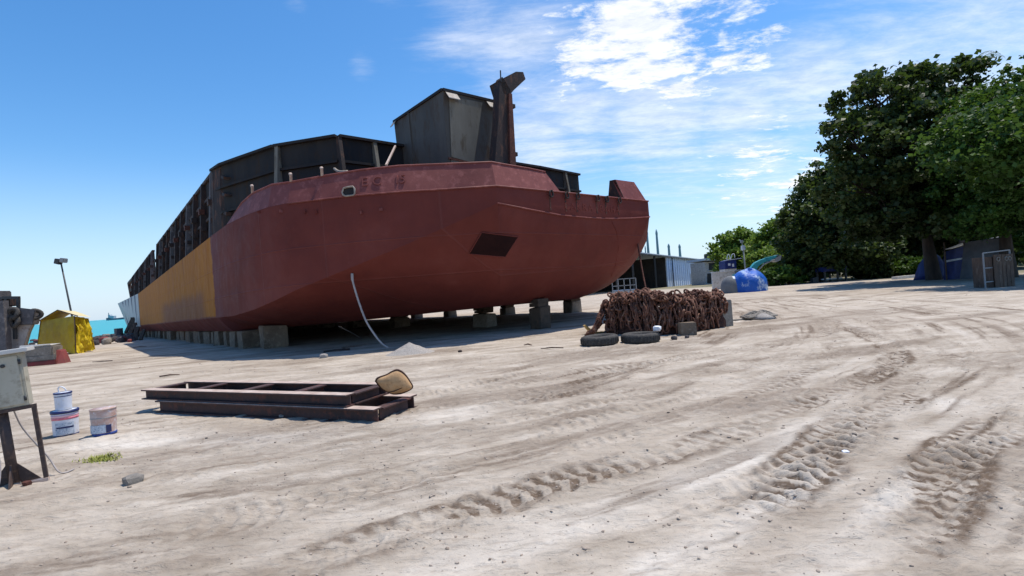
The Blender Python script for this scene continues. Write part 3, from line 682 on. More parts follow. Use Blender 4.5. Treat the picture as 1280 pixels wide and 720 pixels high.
for i, k in ((3, .05), (4, .0), (4, .6), (5, .62), (6, .62)):
    a, b = wt[i], wt[i+1]; p = along(a, b, k); d = (b-a).normalized(); n = Vector((-d.y, d.x, 0)); n = n if n.x > 0 else -n
    lite = (i, k) in ((4, .6), (6, .62), (3, .05))
    MB().hexa([p-d*.07+ZT*(ZD), p+d*.07+ZT*ZD, p+d*.07+n*.55+ZT*ZD, p-d*.07+n*.55+ZT*ZD], [p-d*.07+ZT*(ZW-.05), p+d*.07+ZT*(ZW-.05), p+d*.07+n*.18+ZT*(ZW-.05), p-d*.07+n*.18+ZT*(ZW-.05)]).build('wall_stiffener', M_PANEL if lite else M_RUSTDK, barge)
# long port wall: two lengths with a gap
for xa, xb, seg in ((-.4, -25.2, 11), (-29.6, -58, 12)):
    wall([Vector((xa, .42, 0)), Vector((xb, .42, 0))], ZD+.01, ZW, 'cargo_wall', .06, M_BLACK)
    MB().bar((xa, .38, ZW), (xb, .38, ZW), .2, .14).build('wall_rail', M_RUSTDK, barge)
    for zz in (ZW-.9, ZW-1.8): MB().bar((xa, .34, zz), (xb, .34, zz), .12, .12).build('wall_rail', M_RUSTDK, barge)
    for i in range(seg):
        x = xa-.3+(xb-xa+.4)*i/(seg-1)
        s_ = MB().hexa([(x-.10, .0, ZD), (x+.10, .0, ZD), (x+.10, .40, ZD), (x-.10, .40, ZD)], [(x-.10, .22, ZW), (x+.10, .22, ZW), (x+.10, .40, ZW), (x-.10, .40, ZW)])
        o = s_.build('wall_stiffener', M_RUSTDK if i % 3 else M_WRECKU, barge)
        MB().box((x, .16, ZD+1.55), (.34, .24, .24)).build('stiffener_bracket', M_RUST if i % 2 else M_RUSTDK, o); MB().box((x+.05, .2, ZD+.75), (.30, .2, .2)).build('stiffener_bracket', M_RUSTDK, o)
MB().bar((-58.3, .5, ZD), (-58.3, .5, ZW), .35).bar((-65, .5, ZD), (-66, .3, ZW-.2), .35).bar((-58.3, .5, ZW-.1), (-66, .3, ZW-.3), .35).bar((-58.3, .5, ZW-1.4), (-65.6, .4, ZW-1.4), .3).build('stern_frame', M_RUSTDK, barge)
# starboard wall
wall([Vector((wt[-1].x, wt[-1].y, 0)), Vector((-58, wt[-1].y+.1, 0))], ZD+.01, ZW, 'cargo_wall')
# buckled corner plate at the bow end of the port wall
cp = MB(); pts = [(-1.6, .30), (-.9, .10), (-.1, .12), (.5, .3), (.9, .62)]
for (a, b), (c2, d2) in zip(pts[:-1], pts[1:]):
    cp.hexa([(a, b, ZD), (c2, d2, ZD), (c2, d2+.07, ZD), (a, b+.07, ZD)], [(a, b+.12, ZW-.02), (c2, d2+.10, ZW-.05), (c2, d2+.17, ZW-.05), (a, b+.19, ZW-.02)])
cp.build('corner_plate', M_RUSTDK, barge)
for z in (ZD+.8, ZD+1.6, ZD+2.3): MB().box((.95, .55, z), (.5, .35, .12), Matrix.Rotation(.3, 3, 'Y'), jit=.03).build('torn_bracket', M_RUSTDK, barge)
# small deck fittings along the bulwark
for px, py in ((316, 236), (348, 229), (425, 214)):
    i = min(range(len(kn)), key=lambda j: abs(kn_px[j][0]-px)); p = bt[i]+Vector((0, 0, .0))
    MB().tube([p, p+Vector((0, 0, .22)), p+Vector((.06, -.03, .26))], [.05, .045, .06], 7).build('deck_fitting', M_RUSTL, barge, True)
# stacked hopper box on the foredeck
hb = [PL(553, 112, 8.92), PL(492.5, 152.5, 8.92), None, PL(619.5, 127.5, 8.92)]
hb[2] = hb[1]+hb[3]-hb[0]
zt = 8.92; cen = sum(hb, Vector())/4
bt_ = [Vector((cen.x+(p.x-cen.x)*.93, cen.y+(p.y-cen.y)*.93, ZD+.01)) for p in hb]
MB().hexa(bt_, hb).build('hopper_box', M_BOX, barge)
m = MB()
for i in range(4):
    m.bar(hb[i], hb[(i+1) % 4], .12, .10)
m.build('hopper_rim', M_BLACK, barge)
f0, f1 = hb[0], hb[3]; g0, g1 = bt_[0], bt_[3]; fd = (f1-f0).normalized(); nn_ = Vector((fd.y, -fd.x, 0)); nn_ = nn_ if nn_.x > 0 else -nn_
def face(k, h, off=.012): return along(along(g0, g1, k), along(f0, f1, k), h)+nn_*off
MB().prism([face(.06, .40), face(.48, .37), face(.72, .96), face(.10, .95)], nn_*.03).build('hopper_panel', M_PANEL, barge)
MB().prism([face(.05, .02), face(.42, .02), face(.47, .36), face(.05, .39)], nn_*.03).build('hopper_panel', M_PANEL, barge)
MB().bar(face(.0, .385, .05), face(.5, .36, .05), .04, .06).build('hopper_seam', M_RUST, barge)
for k in (.14, .9):
    a = face(k-.10, .985, .02); b = face(k+.10, .985, .02); MB().prism([a, b, b+nn_*.22+ZT*-.30, a+nn_*.22+ZT*-.30], ZT*.03).build('lifting_tab', M_TAB, barge)
le = (hb[1]-hb[0]).normalized(); ln = Vector((le.y, -le.x, 0)); ln = ln if ln.y < 0 else -ln
a = along(hb[0], hb[1], .93)+ln*.02; b = a+(hb[1]-hb[0])*.06
MB().prism([a, b, b+ln*.2-ZT*.28, a+ln*.2-ZT*.28], ZT*.03).build('lifting_tab', M_TAB, barge)
for k in (.66,): MB().bar(along(bt_[0], bt_[1], k)+ln*.03, along(hb[0], hb[1], k)+ln*.03, .05, .05).build('hopper_rib', M_BOX, barge)
a = PL(497, 183, 7.4); MB().bar(PL(486, 207, 5.9)+ln*.1, a+ln*.1, .06).build('brace_pipe', M_RUSTL, barge)
for i_ in range(5):
    a_ = along(wt[2], wt[3], .15+.18*i_); MB().tube([a_+Vector((.25, -.1, ZW-2.9)), a_+Vector((.3, -.1, ZW-2.2+.1*(i_ % 2)))], .035, 6).build('wall_hook', M_RUST, barge, True)
MB().tube(spline([tuple(PL(418, 211, 6.3)), tuple(PL(424, 214.5, 6.1)), tuple(PL(438, 214, 6.1))], 5), .05, 6).build('bent_pipe', M_TAB, barge, True)
for px_ in (325, 352, 381, 395, 452, 476):
    l_, n_3 = hit(px_, 262+(px_ % 7)); 
    if l_ is not None:
        n_3 = n_3 if n_3.dot(eL-l_) > 0 else -n_3
        MB().box(l_+n_3*.012, (.13, .05, .09), Matrix.Rotation(px_*.7, 3, 'Z'), jit=.01).build('welded_pad', M_HULL if px_ % 2 else M_BUL, barge)
# king post
kd = F_-D_; kd.normalize(); ko = out
kb = (BI @ D(637, 205, 19.3)); kb.z = ZD
def kp(px, py):  # on the vertical plane through the post base, facing the bow
    r = BI.to_3x3() @ ray(px, py); t = (kb-eL).dot(ko)/r.dot(ko); return eL+r*t
MB().prism([kp(617, 222), kp(623, 150), kp(624.5, 104), kp(628, 96), kp(638, 112), kp(640.5, 150), kp(646, 222)], -ko*.35).build('king_post', M_RUSTDK, barge)
MB().prism([kp(636, 222), kp(634, 118), kp(638, 118), kp(644, 222)], ko*.10).build('post_web', M_RUST, barge)
MB().prism([kp(624.5, 100), kp(645, 89.5), kp(654, 90), kp(657, 99), kp(642, 113), kp(638, 118), kp(630, 118)], -ko*.6).build('post_head', M_RUSTDK, barge)
MB().bar(kp(626, 102), kp(625.5, 88), .035).build('post_aerial', M_DARKM, barge)
for px, py in ((641, 133), (644, 193)): MB().box(kp(px, py), (.14, .14, .14)).build('post_cleat', M_RUSTDK, barge)

# ------------------------------------------------------------------ support blocks
def block(px=None, w=.9, d=.9, h=.85, p=None, rz=0, lab=None, grp=None, mt=M_BLOCK, cap=True, tilt=0):
    e = empty('support_block', p, rz, lab, 'support block', grp)
    hb_ = h*.80 if cap else h-.02
    m = MB().box((0, 0, hb_*.5), (w, d, hb_), jit=.045); m.build('block', mt, e, bevel=.03)
    if cap:
        t_ = (h+.10-hb_)/2
        for q_ in range(2): MB().box((random.uniform(-.03, .03), 0, hb_+t_*(q_+.5)), (w*random.uniform(.75, .95), d*.9, t_-.006), Matrix.Rotation(random.uniform(-.08, .08), 3, 'Z'), jit=.012).build('timber_packing', M_CONCD, e)
    return e
def bpos(x, y):
    w = BM_ @ Vector((x, y, 0)); return Vector((w.x, w.y, gz(w.x, w.y)-.05))
rzb = math.atan2(ex.y, ex.x)
def under(x, y):
    w0 = BM_ @ Vector((x, y, -2)); r = (BM_.to_3x3() @ Vector((0, 0, 1)))
    loc, n, i, d = bvh.ray_cast(Vector((x, y, -2)), Vector((0, 0, 1)));
    return (BM_ @ loc).z if loc is not None else 1.0
def support(x, y, w, d, lab, grp, mt=M_BLOCK, cap=True):
    p = bpos(x, y); top = under(x, y); h = top-p.z-(.10 if cap else .0)-.005
    return block(w=w, d=d, h=h, p=p, rz=rzb+random.uniform(-.12, .12), lab=lab, grp=grp, mt=mt, cap=cap)
p = BI @ G(334, 436); support(p.x-.3, p.y+.35, .95, .95, 'square concrete block nearest the bow under the near side of the barge', 'concrete blocks under the near side of the barge', M_BLOCK, False)
x0 = p.x-.3
k = 0; x = x0-1.75
while x > -62:
    lab = 'squat concrete support block under the yellow near side of the barge'
    if k == 0: lab = 'second concrete block from the bow in the near row under the barge'
    elif k == 1: lab = 'third concrete block from the bow in the near row under the barge'
    support(x, 1.1+random.uniform(-.12, .12), random.uniform(1.0, 1.3), random.uniform(.85, 1.05), lab, 'concrete blocks under the near side of the barge', M_BLOCK, False); k += 1
    x -= 1.75 if k < 12 else 2.4
for j, (px, py) in enumerate(((683, 410), (611, 408))):
    p = BI @ G(px, py)
    support(p.x-.3, p.y, .62 if j == 0 else 1.0, .62, ['narrow block with a red mark on its face, under the middle of the bow', 'pale grey wide block under the bow, left of the narrow marked one'][j], 'blocks under the bow', M_CONCD if j == 0 else M_CONC)
mk = G(683, 409)
for x in (-2, -8, -14, -21, -28, -36, -46): support(x, 9.4, .9, .9, 'dark block deep in the shadow along the middle of the barge', 'blocks along the keel', M_BLOCK)
for j, (px, py) in enumerate(((727, 390), (646, 392), (581, 394), (541, 395.5))):
    p = BI @ G(px, py); support(p.x-.3, min(p.y, 17.9), .8, .8, ['block with dark packing under the far bow quarter, behind the chain heap', 'far side block between two bright gaps, third from the bow', 'far side block seen left of the pale grey wide one', 'far side block at the left end of the bright gaps'][j], 'blocks under the far side of the barge', M_CONC)

# ------------------------------------------------------------------ hanging hose, ropes
h0, _ = hit(440, 342); h0w = BM_ @ h0; e0 = GG(488, 437)
pts = [h0w]
for px, py, k in ((441, 352, .12), (448, 376, .3), (457, 400, .55), (468, 418, .75), (478, 430, .9)):
    dpt = h0w.y+(e0.y-h0w.y)*k; pts.append(D(px, py, dpt))
pts.append(e0+Vector((0, 0, .02)))
hz_ = MB().tube(spline([tuple(p) for p in pts], 5), [.045]*5+[.032]*25, 7); tag(hz_.build('hose', M_HOSE, None, True), 'pale hose hanging from the red bow down to the sand', 'hose')
q0 = BM_ @ along(D_, F_, .97); q1 = G(806, 364)
q1 = D(808, 366, q0.y-1.0)
mid = [D(797, 300, q0.y+.2), D(800, 322, q0.y-.2), D(804, 345, q0.y-.6)]
rp = [D(800, 277, q0.y+.1)]+mid+[q1]; rp.append(onground(q1, .02))
tag(MB().tube(spline([tuple(p) for p in rp], 4), .035, 6).build('rope', M_RUST, None, True), 'thin rust coloured rope hanging from the far bow corner behind the chain heap', 'rope')

# ------------------------------------------------------------------ sand heap
def heap(name, c, r, h, mt, lab, cat, seed=0, wob=.25):
    n, k = 48, 18; V = []; 
    T_, A_ = np.meshgrid(np.arange(k+1)/k, 2*np.pi*np.arange(n)/n, indexing='ij'); T_, A_ = T_.ravel(), A_.ravel()
    rr = r*T_*(1+wob*fbm(np.cos(A_)*1.5+seed+9, np.sin(A_)*1.5+9, 2)); X1, Y1 = c.x+rr*np.cos(A_)*1.35, c.y+rr*np.sin(A_)
    Z1 = g(X1, Y1)+detail(X1, Y1, np.hypot(X1, Y1))[0]-.03+h*(1-T_)**1.15+.2*h*fbm(X1*9+70., Y1*9+70., 3)*(1-T_)
    V = list(zip(X1, Y1, Z1))
    Fq = [(i*n+j, i*n+(j+1) % n, (i+1)*n+(j+1) % n, (i+1)*n+j) for i in range(k) for j in range(n)]
    m = MB(); m.add(V, Fq); o = m.build(name, mt, None, True); tag(o, lab, cat); return o
c = G(513, 441); heap('grit_heap', c, .62, .34, M_GRIT, 'small grey heap of grit at the foot of the hanging hose', 'grit heap', 3)

# ------------------------------------------------------------------ stacked steel frames
FLt, FRt, BRt = P(176, 488, .36), P(432, 495, .36), P(476, 478.5, .36)
ux = (FRt-FLt); L1 = ux.length; ux.normalize(); uy = Vector((-ux.y, ux.x, 0)); W1 = max(.9, (BRt-FRt).dot(uy))
rzf = math.atan2(ux.y, ux.x)
print('frame', L1, W1, FLt, FRt)
def ibeam(m, a, b, h, w, z0, mi=0):
    a = Vector((*a, 0)); b = Vector((*b, 0)); t = .018; d = (b-a).normalized(); n = Vector((-d.y, d.x, 0))
    for zz, ww, hh in ((z0+t/2, w, t), (z0+h-t/2, w, t), (z0+h/2, t, h-2*t-.004)):
        m.bar(a+ZT*zz, b+ZT*zz, ww, hh, mi)
def ladder(e, L, Wd, h, z0, cross, w=.17):
    for y in (w/2, Wd-w/2):
        m = MB(); ibeam(m, (0, y), (L, y), h, w, z0); m.build('side_beam', [M_BEAM], e)
    for i, x in enumerate(cross):
        m = MB(); ibeam(m, (x, w+.004), (x, Wd-w-.004), h*.93, w*.9, z0+.004); m.build('cross_beam', [M_BEAM], e)
    # paler strip laid over the upper flange of the side beams
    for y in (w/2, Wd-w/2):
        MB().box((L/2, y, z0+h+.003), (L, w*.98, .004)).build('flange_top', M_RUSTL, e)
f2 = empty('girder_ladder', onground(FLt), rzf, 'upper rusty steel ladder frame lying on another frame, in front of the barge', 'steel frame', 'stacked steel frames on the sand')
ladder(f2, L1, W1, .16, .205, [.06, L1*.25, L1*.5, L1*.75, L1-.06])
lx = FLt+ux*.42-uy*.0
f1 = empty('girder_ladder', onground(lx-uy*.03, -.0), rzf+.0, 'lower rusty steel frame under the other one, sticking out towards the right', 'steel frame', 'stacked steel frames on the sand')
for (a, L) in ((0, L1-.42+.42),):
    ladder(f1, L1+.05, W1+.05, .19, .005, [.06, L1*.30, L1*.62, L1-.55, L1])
# cushion
cb = D(493, 476.5, P(494, 490, .30).y); ce = empty('seat_cushion', cb-Vector((0, 0, .17)), 0, 'tan cushion with dark piping propped on the end of the steel frames', 'cushion', None, (R(10), R(-2), R(8)))
outl = [(-.238, .223), (-.20, .262), (-.08, .288), (0, .325), (.079, .337), (.158, .267), (.22, .144), (.238, .056), (.106, .003), (0, .003), (-.07, .03), (-.176, .117)]
sm = spline([(a, b, 0) for a, b in outl+[outl[0]]], 4)
rim = [(a, b) for a, b, _ in sm]
m = MB(); n = len(rim); vs = []
for (s, yy) in ((1, -.02), (.85, -.075), (.45, -.10), (.0, -.105)):
    for a, b in rim: vs.append(((a)*s, yy+.01*math.sin(a*20)*s, .17+(b-.17)*s))
for (s, yy) in ((.85, .075), (.45, .10), (.0, .105)):
    for a, b in rim: vs.append((a*s, yy, .17+(b-.17)*s))
fs = []
for k in range(3):
    fs += [(k*n+i, k*n+(i+1) % n, (k+1)*n+(i+1) % n, (k+1)*n+i) for i in range(n)]
fs += [(i, (i+1) % n, 4*n+(i+1) % n, 4*n+i) for i in range(n)]
for k in (4, 5): fs += [(k*n+i, k*n+(i+1) % n, (k+1)*n+(i+1) % n, (k+1)*n+i) for i in range(n)]
m.add(vs, fs); m.build('padding', M_TAN, ce, True)
MB().tube([(a, -.02, b) for a, b in rim], .014, 6, loop=True).build('piping', M_PIPING, ce, True)
MB().tube([(-.09, -.085, .06), (-.0, -.105, .07), (.10, -.10, .10), (.20, -.06, .13)], .006, 5).build('seam', M_PIPING, ce, True)
MB().tube([P(467, 476, .36), P(468, 462, .62), P(470, 445, .90)], .008, 5).build('wire', M_DARKM, f2, True)

# ------------------------------------------------------------------ chain heap on blocks
def link_template(R1=.10, L=.075, r=.028, n=12, k=6):
    V = []
    for i in range(n):
        t = 2*math.pi*i/n; cx = R1*math.cos(t)+(L if math.cos(t) > 0 else -L); cy = R1*.8*math.sin(t)
        for j in range(k):
            s = 2*math.pi*j/k; V.append(((cx+math.cos(t)*r*math.cos(s)), cy+math.sin(t)*r*math.cos(s), r*math.sin(s)))
    Fq = [(i*k+j, ((i+1) % n)*k+j, ((i+1) % n)*k+(j+1) % k, i*k+(j+1) % k) for i in range(n) for j in range(k)]
    return np.array(V), np.array(Fq)
LT, LF = link_template()
def chain_along(path, Vs, Fs, pitch=.24):
    path = np.array([tuple(p) for p in path], float); seg = np.diff(path, axis=0); L = np.linalg.norm(seg, axis=1); cum = np.concatenate([[0], np.cumsum(L)])
    s = 0; k = random.randint(0, 1)
    while s < cum[-1]:
        i = min(np.searchsorted(cum, s, 'right')-1, len(seg)-1); p = path[i]+seg[i]*(s-cum[i])/max(L[i], 1e-6)
        d = Vector(seg[i]/max(L[i], 1e-6)); d = (d+Vector([random.uniform(-.18, .18) for _ in range(3)])).normalized()
        a = Vector((0, 0, 1)) if abs(d.z) < .85 else Vector((1, 0, 0)); x = d; y = x.cross(a).normalized(); z = x.cross(y)
        ang = (math.pi/2)*(k % 2)+random.uniform(-.5, .5)+.4; y2 = y*math.cos(ang)+z*math.sin(ang); z2 = x.cross(y2)
        Mx = np.array([x, y2, z2]).T; base_ = sum(len(v) for v in Vs)
        Vs.append(LT @ Mx.T+p); Fs.append(LF+base_); s += pitch; k += 1
pa, pb = G(752, 417), G(912, 408); pm = G(835, 419)
print('chain', pa, pb, pm)
# front edge through pa, pm, pb; the heap runs back ~1.6 m
fe = [(pa.x+.15, pa.y-.2), (pm.x, pm.y+.15), (pb.x-.1, pb.y)]
fcv = spline([(a, b, 0) for a, b in fe], 14)[:, :2]; fcv = np.vstack([fcv, fe[-1]])
def top_h(t): return .92+.09*math.sin(t*7)+.06*math.sin(t*19+1)-.18*max(0, (.10-t))*10*.5
ch_root = empty('anchor_chain', onground(Vector((pm.x, pm.y, 0))), 0, 'long heap of rusty anchor chain draped over concrete blocks beside the barge', 'chain')
off = ch_root.location.copy()
Vs, Fs2 = [], []
def fp(t, back=0, z=0):
    i = t*(len(fcv)-1); a = fcv[int(min(i, len(fcv)-1))]; b = fcv[int(min(i+1, len(fcv)-1))]; q = a+(b-a)*(i-int(i))
    x, y = q; dirb = np.array([.12, 1.0]); x += dirb[0]*back; y += dirb[1]*back
    return Vector((x, y, z+gz(x, y)))-off
core = MB(); nt_ = 40; cv = []
prof = [(-.05, .0), (.02, .35), (.06, .75), (.18, .98), (.5, 1.0), (.9, .98), (1.2, .85), (1.35, .4), (1.4, 0)]
for i in range(nt_+1):
    t = i/nt_; e_ = min(1, t*9+.25, (1-t)*14+.55); H = top_h(t)*e_-.08
    for b_, z in prof:
        jit_ = float(fbm(np.array(t*30+b_*3+60.), np.array(z*5+b_*2+60.), 3))
        cv.append(fp(t, b_+.16*jit_+(.35*(1-z) if False else 0), max(0, z*H+.12*jit_*(z > 0))))
kk = len(prof)
core.add(cv, [(i*kk+j, i*kk+j+1, (i+1)*kk+j+1, (i+1)*kk+j) for i in range(nt_) for j in range(kk-1)]+[tuple(range(kk)), tuple(nt_*kk+j for j in range(kk-1, -1, -1))])
core.build('dark_fill_core', M_CHAINCORE, ch_root, True)
for i in range(62):       # draped strands, front and top
    t = (i+random.uniform(0, .9))/62; e_ = min(1, t*9+.3, (1-t)*14+.6); H = top_h(t)*e_
    bare = any(abs(t-c_) < w_ for c_, w_ in ((.22, .035), (.60, .03), (.955, .05)))
    zb = H*random.choice((.03, .03, .12, .25, .45)) if not bare else H*random.uniform(.55, .8); dt = random.uniform(-.075, .075)
    path = [fp(t, random.uniform(.3, .9), H+.03), fp(t+dt*.2, .14, H+.02+random.uniform(0, .05)), fp(min(1, max(0, t+dt*.4)), .01, H*.9), fp(min(1, max(0, t+dt*.7)), -.06-random.uniform(0, .05), H*.6), fp(min(1, max(0, t+dt)), -.10-random.uniform(0, .06), max(zb, .03))]
    path = [Vector(p) for p in spline([tuple(p) for p in path], 5)]
    chain_along(path, Vs, Fs2)
for i in range(74):        # loops lying over the top
    t = random.uniform(.02, .93); H = top_h(t)*min(1, t*9+.3); c0 = random.uniform(.1, 1.1); pts_ = []
    for k_ in range(7):
        pts_.append(fp(min(1, max(0, t+k_*.022+random.uniform(-.01, .01))), c0+.28*math.sin(k_*1.3+i), H+.06+random.uniform(-.03, .16)))
    chain_along([Vector(p) for p in spline([tuple(p) for p in pts_], 4)], Vs, Fs2)
for i in range(6):
    t = random.uniform(0, .05); H = 1.0; pts_ = [fp(0, random.uniform(0, 1), .9), fp(0, random.uniform(0, .5), .6)+Vector((-.15, -.05, 0)), fp(0, .1, .2)+Vector((-.38, -.1, 0)), fp(0, .1, .05)+Vector((-.6, -.1, 0))]
    chain_along([Vector(p) for p in spline([tuple(p) for p in pts_], 5)], Vs, Fs2)
npmesh('chain_links', np.vstack(Vs), np.vstack(Fs2), M_CHAIN, ch_root, True)
ch_root_links = len(Vs); print('links', ch_root_links)
for j, (px, py, w, h) in enumerate(((787, 415, .36, .74), (862, 419, .42, .36), (907, 408, .42, .84))):
    p = G(px, py); ee = empty('concrete_block', onground(p+Vector((0, .16, 0)), -.02), R(-8 if j < 2 else 18), ['upright concrete block showing under the chain heap, behind the two tyres', 'low concrete block under the middle of the chain heap, stained white', 'tall concrete block at the right end of the chain heap'][j], 'concrete block', 'concrete blocks under the chain heap')
    MB().box((0, 0, h/2), (w, .42, h), jit=.02).build('block', M_BLOCK if j < 2 else M_CONC, ee, bevel=.02)
# yellow bracket
ye = G(740, 417); e = empty('angle_bracket', onground(ye), R(20), 'bent yellow brown bracket lying at the left end of the chain heap', 'bracket')
MB().prism([(-.25, 0, .28), (-.2, 0, .30), (.1, 0, .04), (.45, 0, .02), (.45, 0, -.02), (0, 0, -.02)], (0, .12, 0)).build('arm', M_YWOOD, e); MB().bar((.05, .05, .02), (.42, .06, .3), .07).build('strut', M_RUST, e)
# tyres
def tyre(px, py, lab, rz=0):
    p = G(px, py); d = math.hypot(p.x, p.y); p = p+Vector((0, .42, 0)); e = empty('tyre', onground(p, 0), rz, lab, 'tyre', 'tyres on the sand')
    e.rotation_euler = (R(random.uniform(-1, 1)), R(random.uniform(-2, 2)), rz)
    prof = [(.27, .03), (.30, .0), (.42, .0), (.475, .03), (.49, .07), (.49, .17), (.475, .22), (.42, .245), (.30, .245), (.27, .21), (.25, .17), (.25, .07), (.27, .03)]
    o = MB().lathe(prof, n=40, closed=False).build('casing', M_TYRE, e, True); m = MB()
    for k in range(36):
        a = 2*math.pi*k/36; m.box((.49*math.cos(a), .49*math.sin(a), .12), (.02, .035, .13), Matrix.Rotation(a, 3, 'Z'))
    m.build('tread_lugs', M_TYRE, e)
tyre(753.5, 433, 'old black tyre lying flat in front of the chain heap, the left one of two')
tyre(806, 430, 'black tyre lying flat before the chain heap, the one carrying a white lump')
p = P(822, 413, .29); m = MB(); bmq = bmesh.new(); bmesh.ops.create_icosphere(bmq, subdivisions=2, radius=.09)
def rock(name, p, s, mt, lab, cat, grp=None, sub=2, flat=.65, seed=None):
    rs = random.Random(seed if seed is not None else random.random()); b = bmesh.new(); bmesh.ops.create_icosphere(b, subdivisions=sub, radius=1)
    o1 = rs.uniform(0, 50)
    for v in b.verts:
        n = float(fbm(np.array(v.co.x*1.1+o1), np.array(v.co.y*1.1+v.co.z*.7+o1), 3)); v.co *= 1+.9*n
        for a in range(3): v.co[a] = max(-.82, min(.82, v.co[a]))
        v.co.x *= s*rs.uniform(.98, 1.02); v.co.y *= s*.8; v.co.z *= s*flat
    me = bpy.data.meshes.new(name); b.to_mesh(me); b.free(); me.materials.append(mt)
    o = bpy.data.objects.new(name, me); o.location = p; o.rotation_euler = (0, 0, rs.uniform(0, 6)); col.objects.link(o); tag(o, lab, cat, grp); return o
rock('plastic_lump', p+Vector((0, 0, .05)), .13, M_WHITE, 'crumpled white plastic lump on the right tyre', 'litter', seed=2)
for k, (px, py, s, lab, mt) in enumerate(((843, 424, .11, 'brown round stone right of the two tyres', M_STONED), (859, 422, .07, 'small dark stone beside the round one near the chain heap', M_STONED), (167, 604, .10, 'grey stone lying alone on the sand, right of the metal cabinet', M_STONE), (353, 522, .065, 'pale pebble touching the front of the steel frames', M_GRIT), (163, 600, .05, 'small stone against the back of the lone grey stone', M_STONE), (405, 447, .14, 'pale flat stone on the shadow edge below the hose', M_GRIT), (515, 545, .03, 'dark pebble on open sand right of the steel frames', M_STONED), (1057, 567, .035, 'white pebble between the tyre ruts', M_WHITE), (575, 440, .07, 'dark lump on the sand right of the grit heap', M_RUSTDK), (33, 606, .05, 'rust brown stone at the foot of the cabinet frame', M_RUST))):
    rock('stone', GG(px, py)+Vector((0, 0, s*.3)), s, mt, lab, 'stone', seed=k+5)
for k, (px, py) in enumerate(((142, 430), (175, 434), (128, 452), (212, 470), (270, 432), (660, 432), (690, 436), (430, 437), (440, 434))):
    p = GG(px, py); r_ = random.Random(k); m = MB(); a = r_.uniform(0, 3); L = r_.uniform(.12, .45)
    q = Vector((math.cos(a)*L, math.sin(a)*L*.3, 0)); m.tube([p-q+ZT*.015, p+ZT*(.02+.03*r_.random()), p+q+ZT*.015], [.015, .02, .01], 6)
    tag(m.build('driftwood_stick', M_PIPING if k % 2 else M_WOOD, None, True), 'thin dark stick half buried in the sand', 'stick', 'sticks scattered on the sand')
pw = GG(418, 440); tag(MB().tube([pw+Vector((-.35, .0, .03)), pw+Vector((0, .05, .06)), pw+Vector((.45, .2, .04))], .035, 6).build('scrap_bar', M_RUSTDK, None, True), 'short dark scrap bar on the edge of the barge shadow', 'scrap')
# pebbles and clods strewn over the near sand: uncountable
Vg, Fg = [], []; b = bmesh.new(); bmesh.ops.create_icosphere(b, subdivisions=1, radius=1); iv = np.array([v.co[:] for v in b.verts]); ifc = np.array([[v.index for v in f.verts] for f in b.faces]); b.free()
n_p = 9000; th = rng.uniform(R(-50), R(48), n_p); rad = 2.2*np.exp(rng.random(n_p)**.85*math.log(14)); X_ = rad*np.sin(th); Y_ = rad*np.cos(th)
hh, cc, _ = detail(X_, Y_, rad); Z_ = g(X_, Y_)+hh; keep = rng.random(n_p) < (.25+cc*1.3)
for x, y, z in zip(X_[keep], Y_[keep], Z_[keep]):
    s = .003+.010*random.random()**4+.0006*math.hypot(x, y)*random.random(); A_ = iv*(s*random.uniform(.8, 1.6), s*random.uniform(.7, 1.2), s*.6)
    a = random.uniform(0, 6); c_, s_ = math.cos(a), math.sin(a); A_ = A_ @ np.array([[c_, s_, 0], [-s_, c_, 0], [0, 0, 1]])
    Fg.append(ifc+len(Vg)*len(iv)); Vg.append(A_*(1+.25*rng.standard_normal((len(iv), 1)))+(x, y, z+s*.15))
tag(npmesh('pebbles', np.vstack(Vg), np.vstack(Fg), mat('clods', (.42, .35, .29), (.22, .17, .13), 3, .95)), 'small pebbles and sand clods strewn over the ground', 'pebbles', None, 'stuff')

# ------------------------------------------------------------------ rope heap beyond the chain
c = G(950, 398); e = empty('rope_heap', onground(c), 0, 'tangled pale rope heap on the sand right of the chain', 'rope heap'); m = MB()
for i in range(26):
    a = random.uniform(0, 6); pts_ = []
    for k in range(7):
        a += .7; rr = random.uniform(.1, .5); pts_.append((1.25*rr*math.cos(a)-.05, rr*.8*math.sin(a), .04+.24*max(0, 1-rr*1.9)*random.uniform(.5, 1.2)+.03))
    m.tube(spline(pts_, 3), .028, 6)
m.tube(spline([(-.3, 0, .03), (-.9, -.15, .02), (-1.5, .0, .02)], 5), .03, 6); m.build('coils', M_ROPE, e, True)
MB().lathe([(.55, 0), (.45, .1), (.2, .22), (.02, .25)], n=20, wob=.12).build('netting', M_GRIT, e, True)

# ------------------------------------------------------------------ electrical cabinet
fr_ = G(57, 603); k5 = fr_.y; sc = k5/F
e = empty('electrical_cabinet', onground(fr_), 0, 'beige metal electrical cabinet on a leaning brown steel stand at the left edge', 'electrical cabinet', None, (R(0), R(-4.4), R(30)))
wd, hz0, hz1, dp = .66, .80, 1.34, .16
MB().box((-wd/2-.03, .12, (hz0+hz1)/2), (wd, dp, hz1-hz0)).build('box', M_BEIGE, e, bevel=.008)
MB().box((-wd/2-.01, .10, hz1+.022), (wd+.10, dp+.10, .04)).build('hood', M_BEIGET, e, bevel=.006)
dr = MB().box((-wd/2-.03, .12-dp/2-.012, (hz0+hz1)/2), (wd-.05, .018, hz1-hz0-.05)).build('door', M_BEIGE, e, bevel=.004)
for z in (hz0+.08, hz1-.09): MB().tube([(-.045, .12-dp/2-.02, z-.025), (-.045, .12-dp/2-.02, z+.025)], .011, 8).build('hinge', M_DARKM, dr, True)
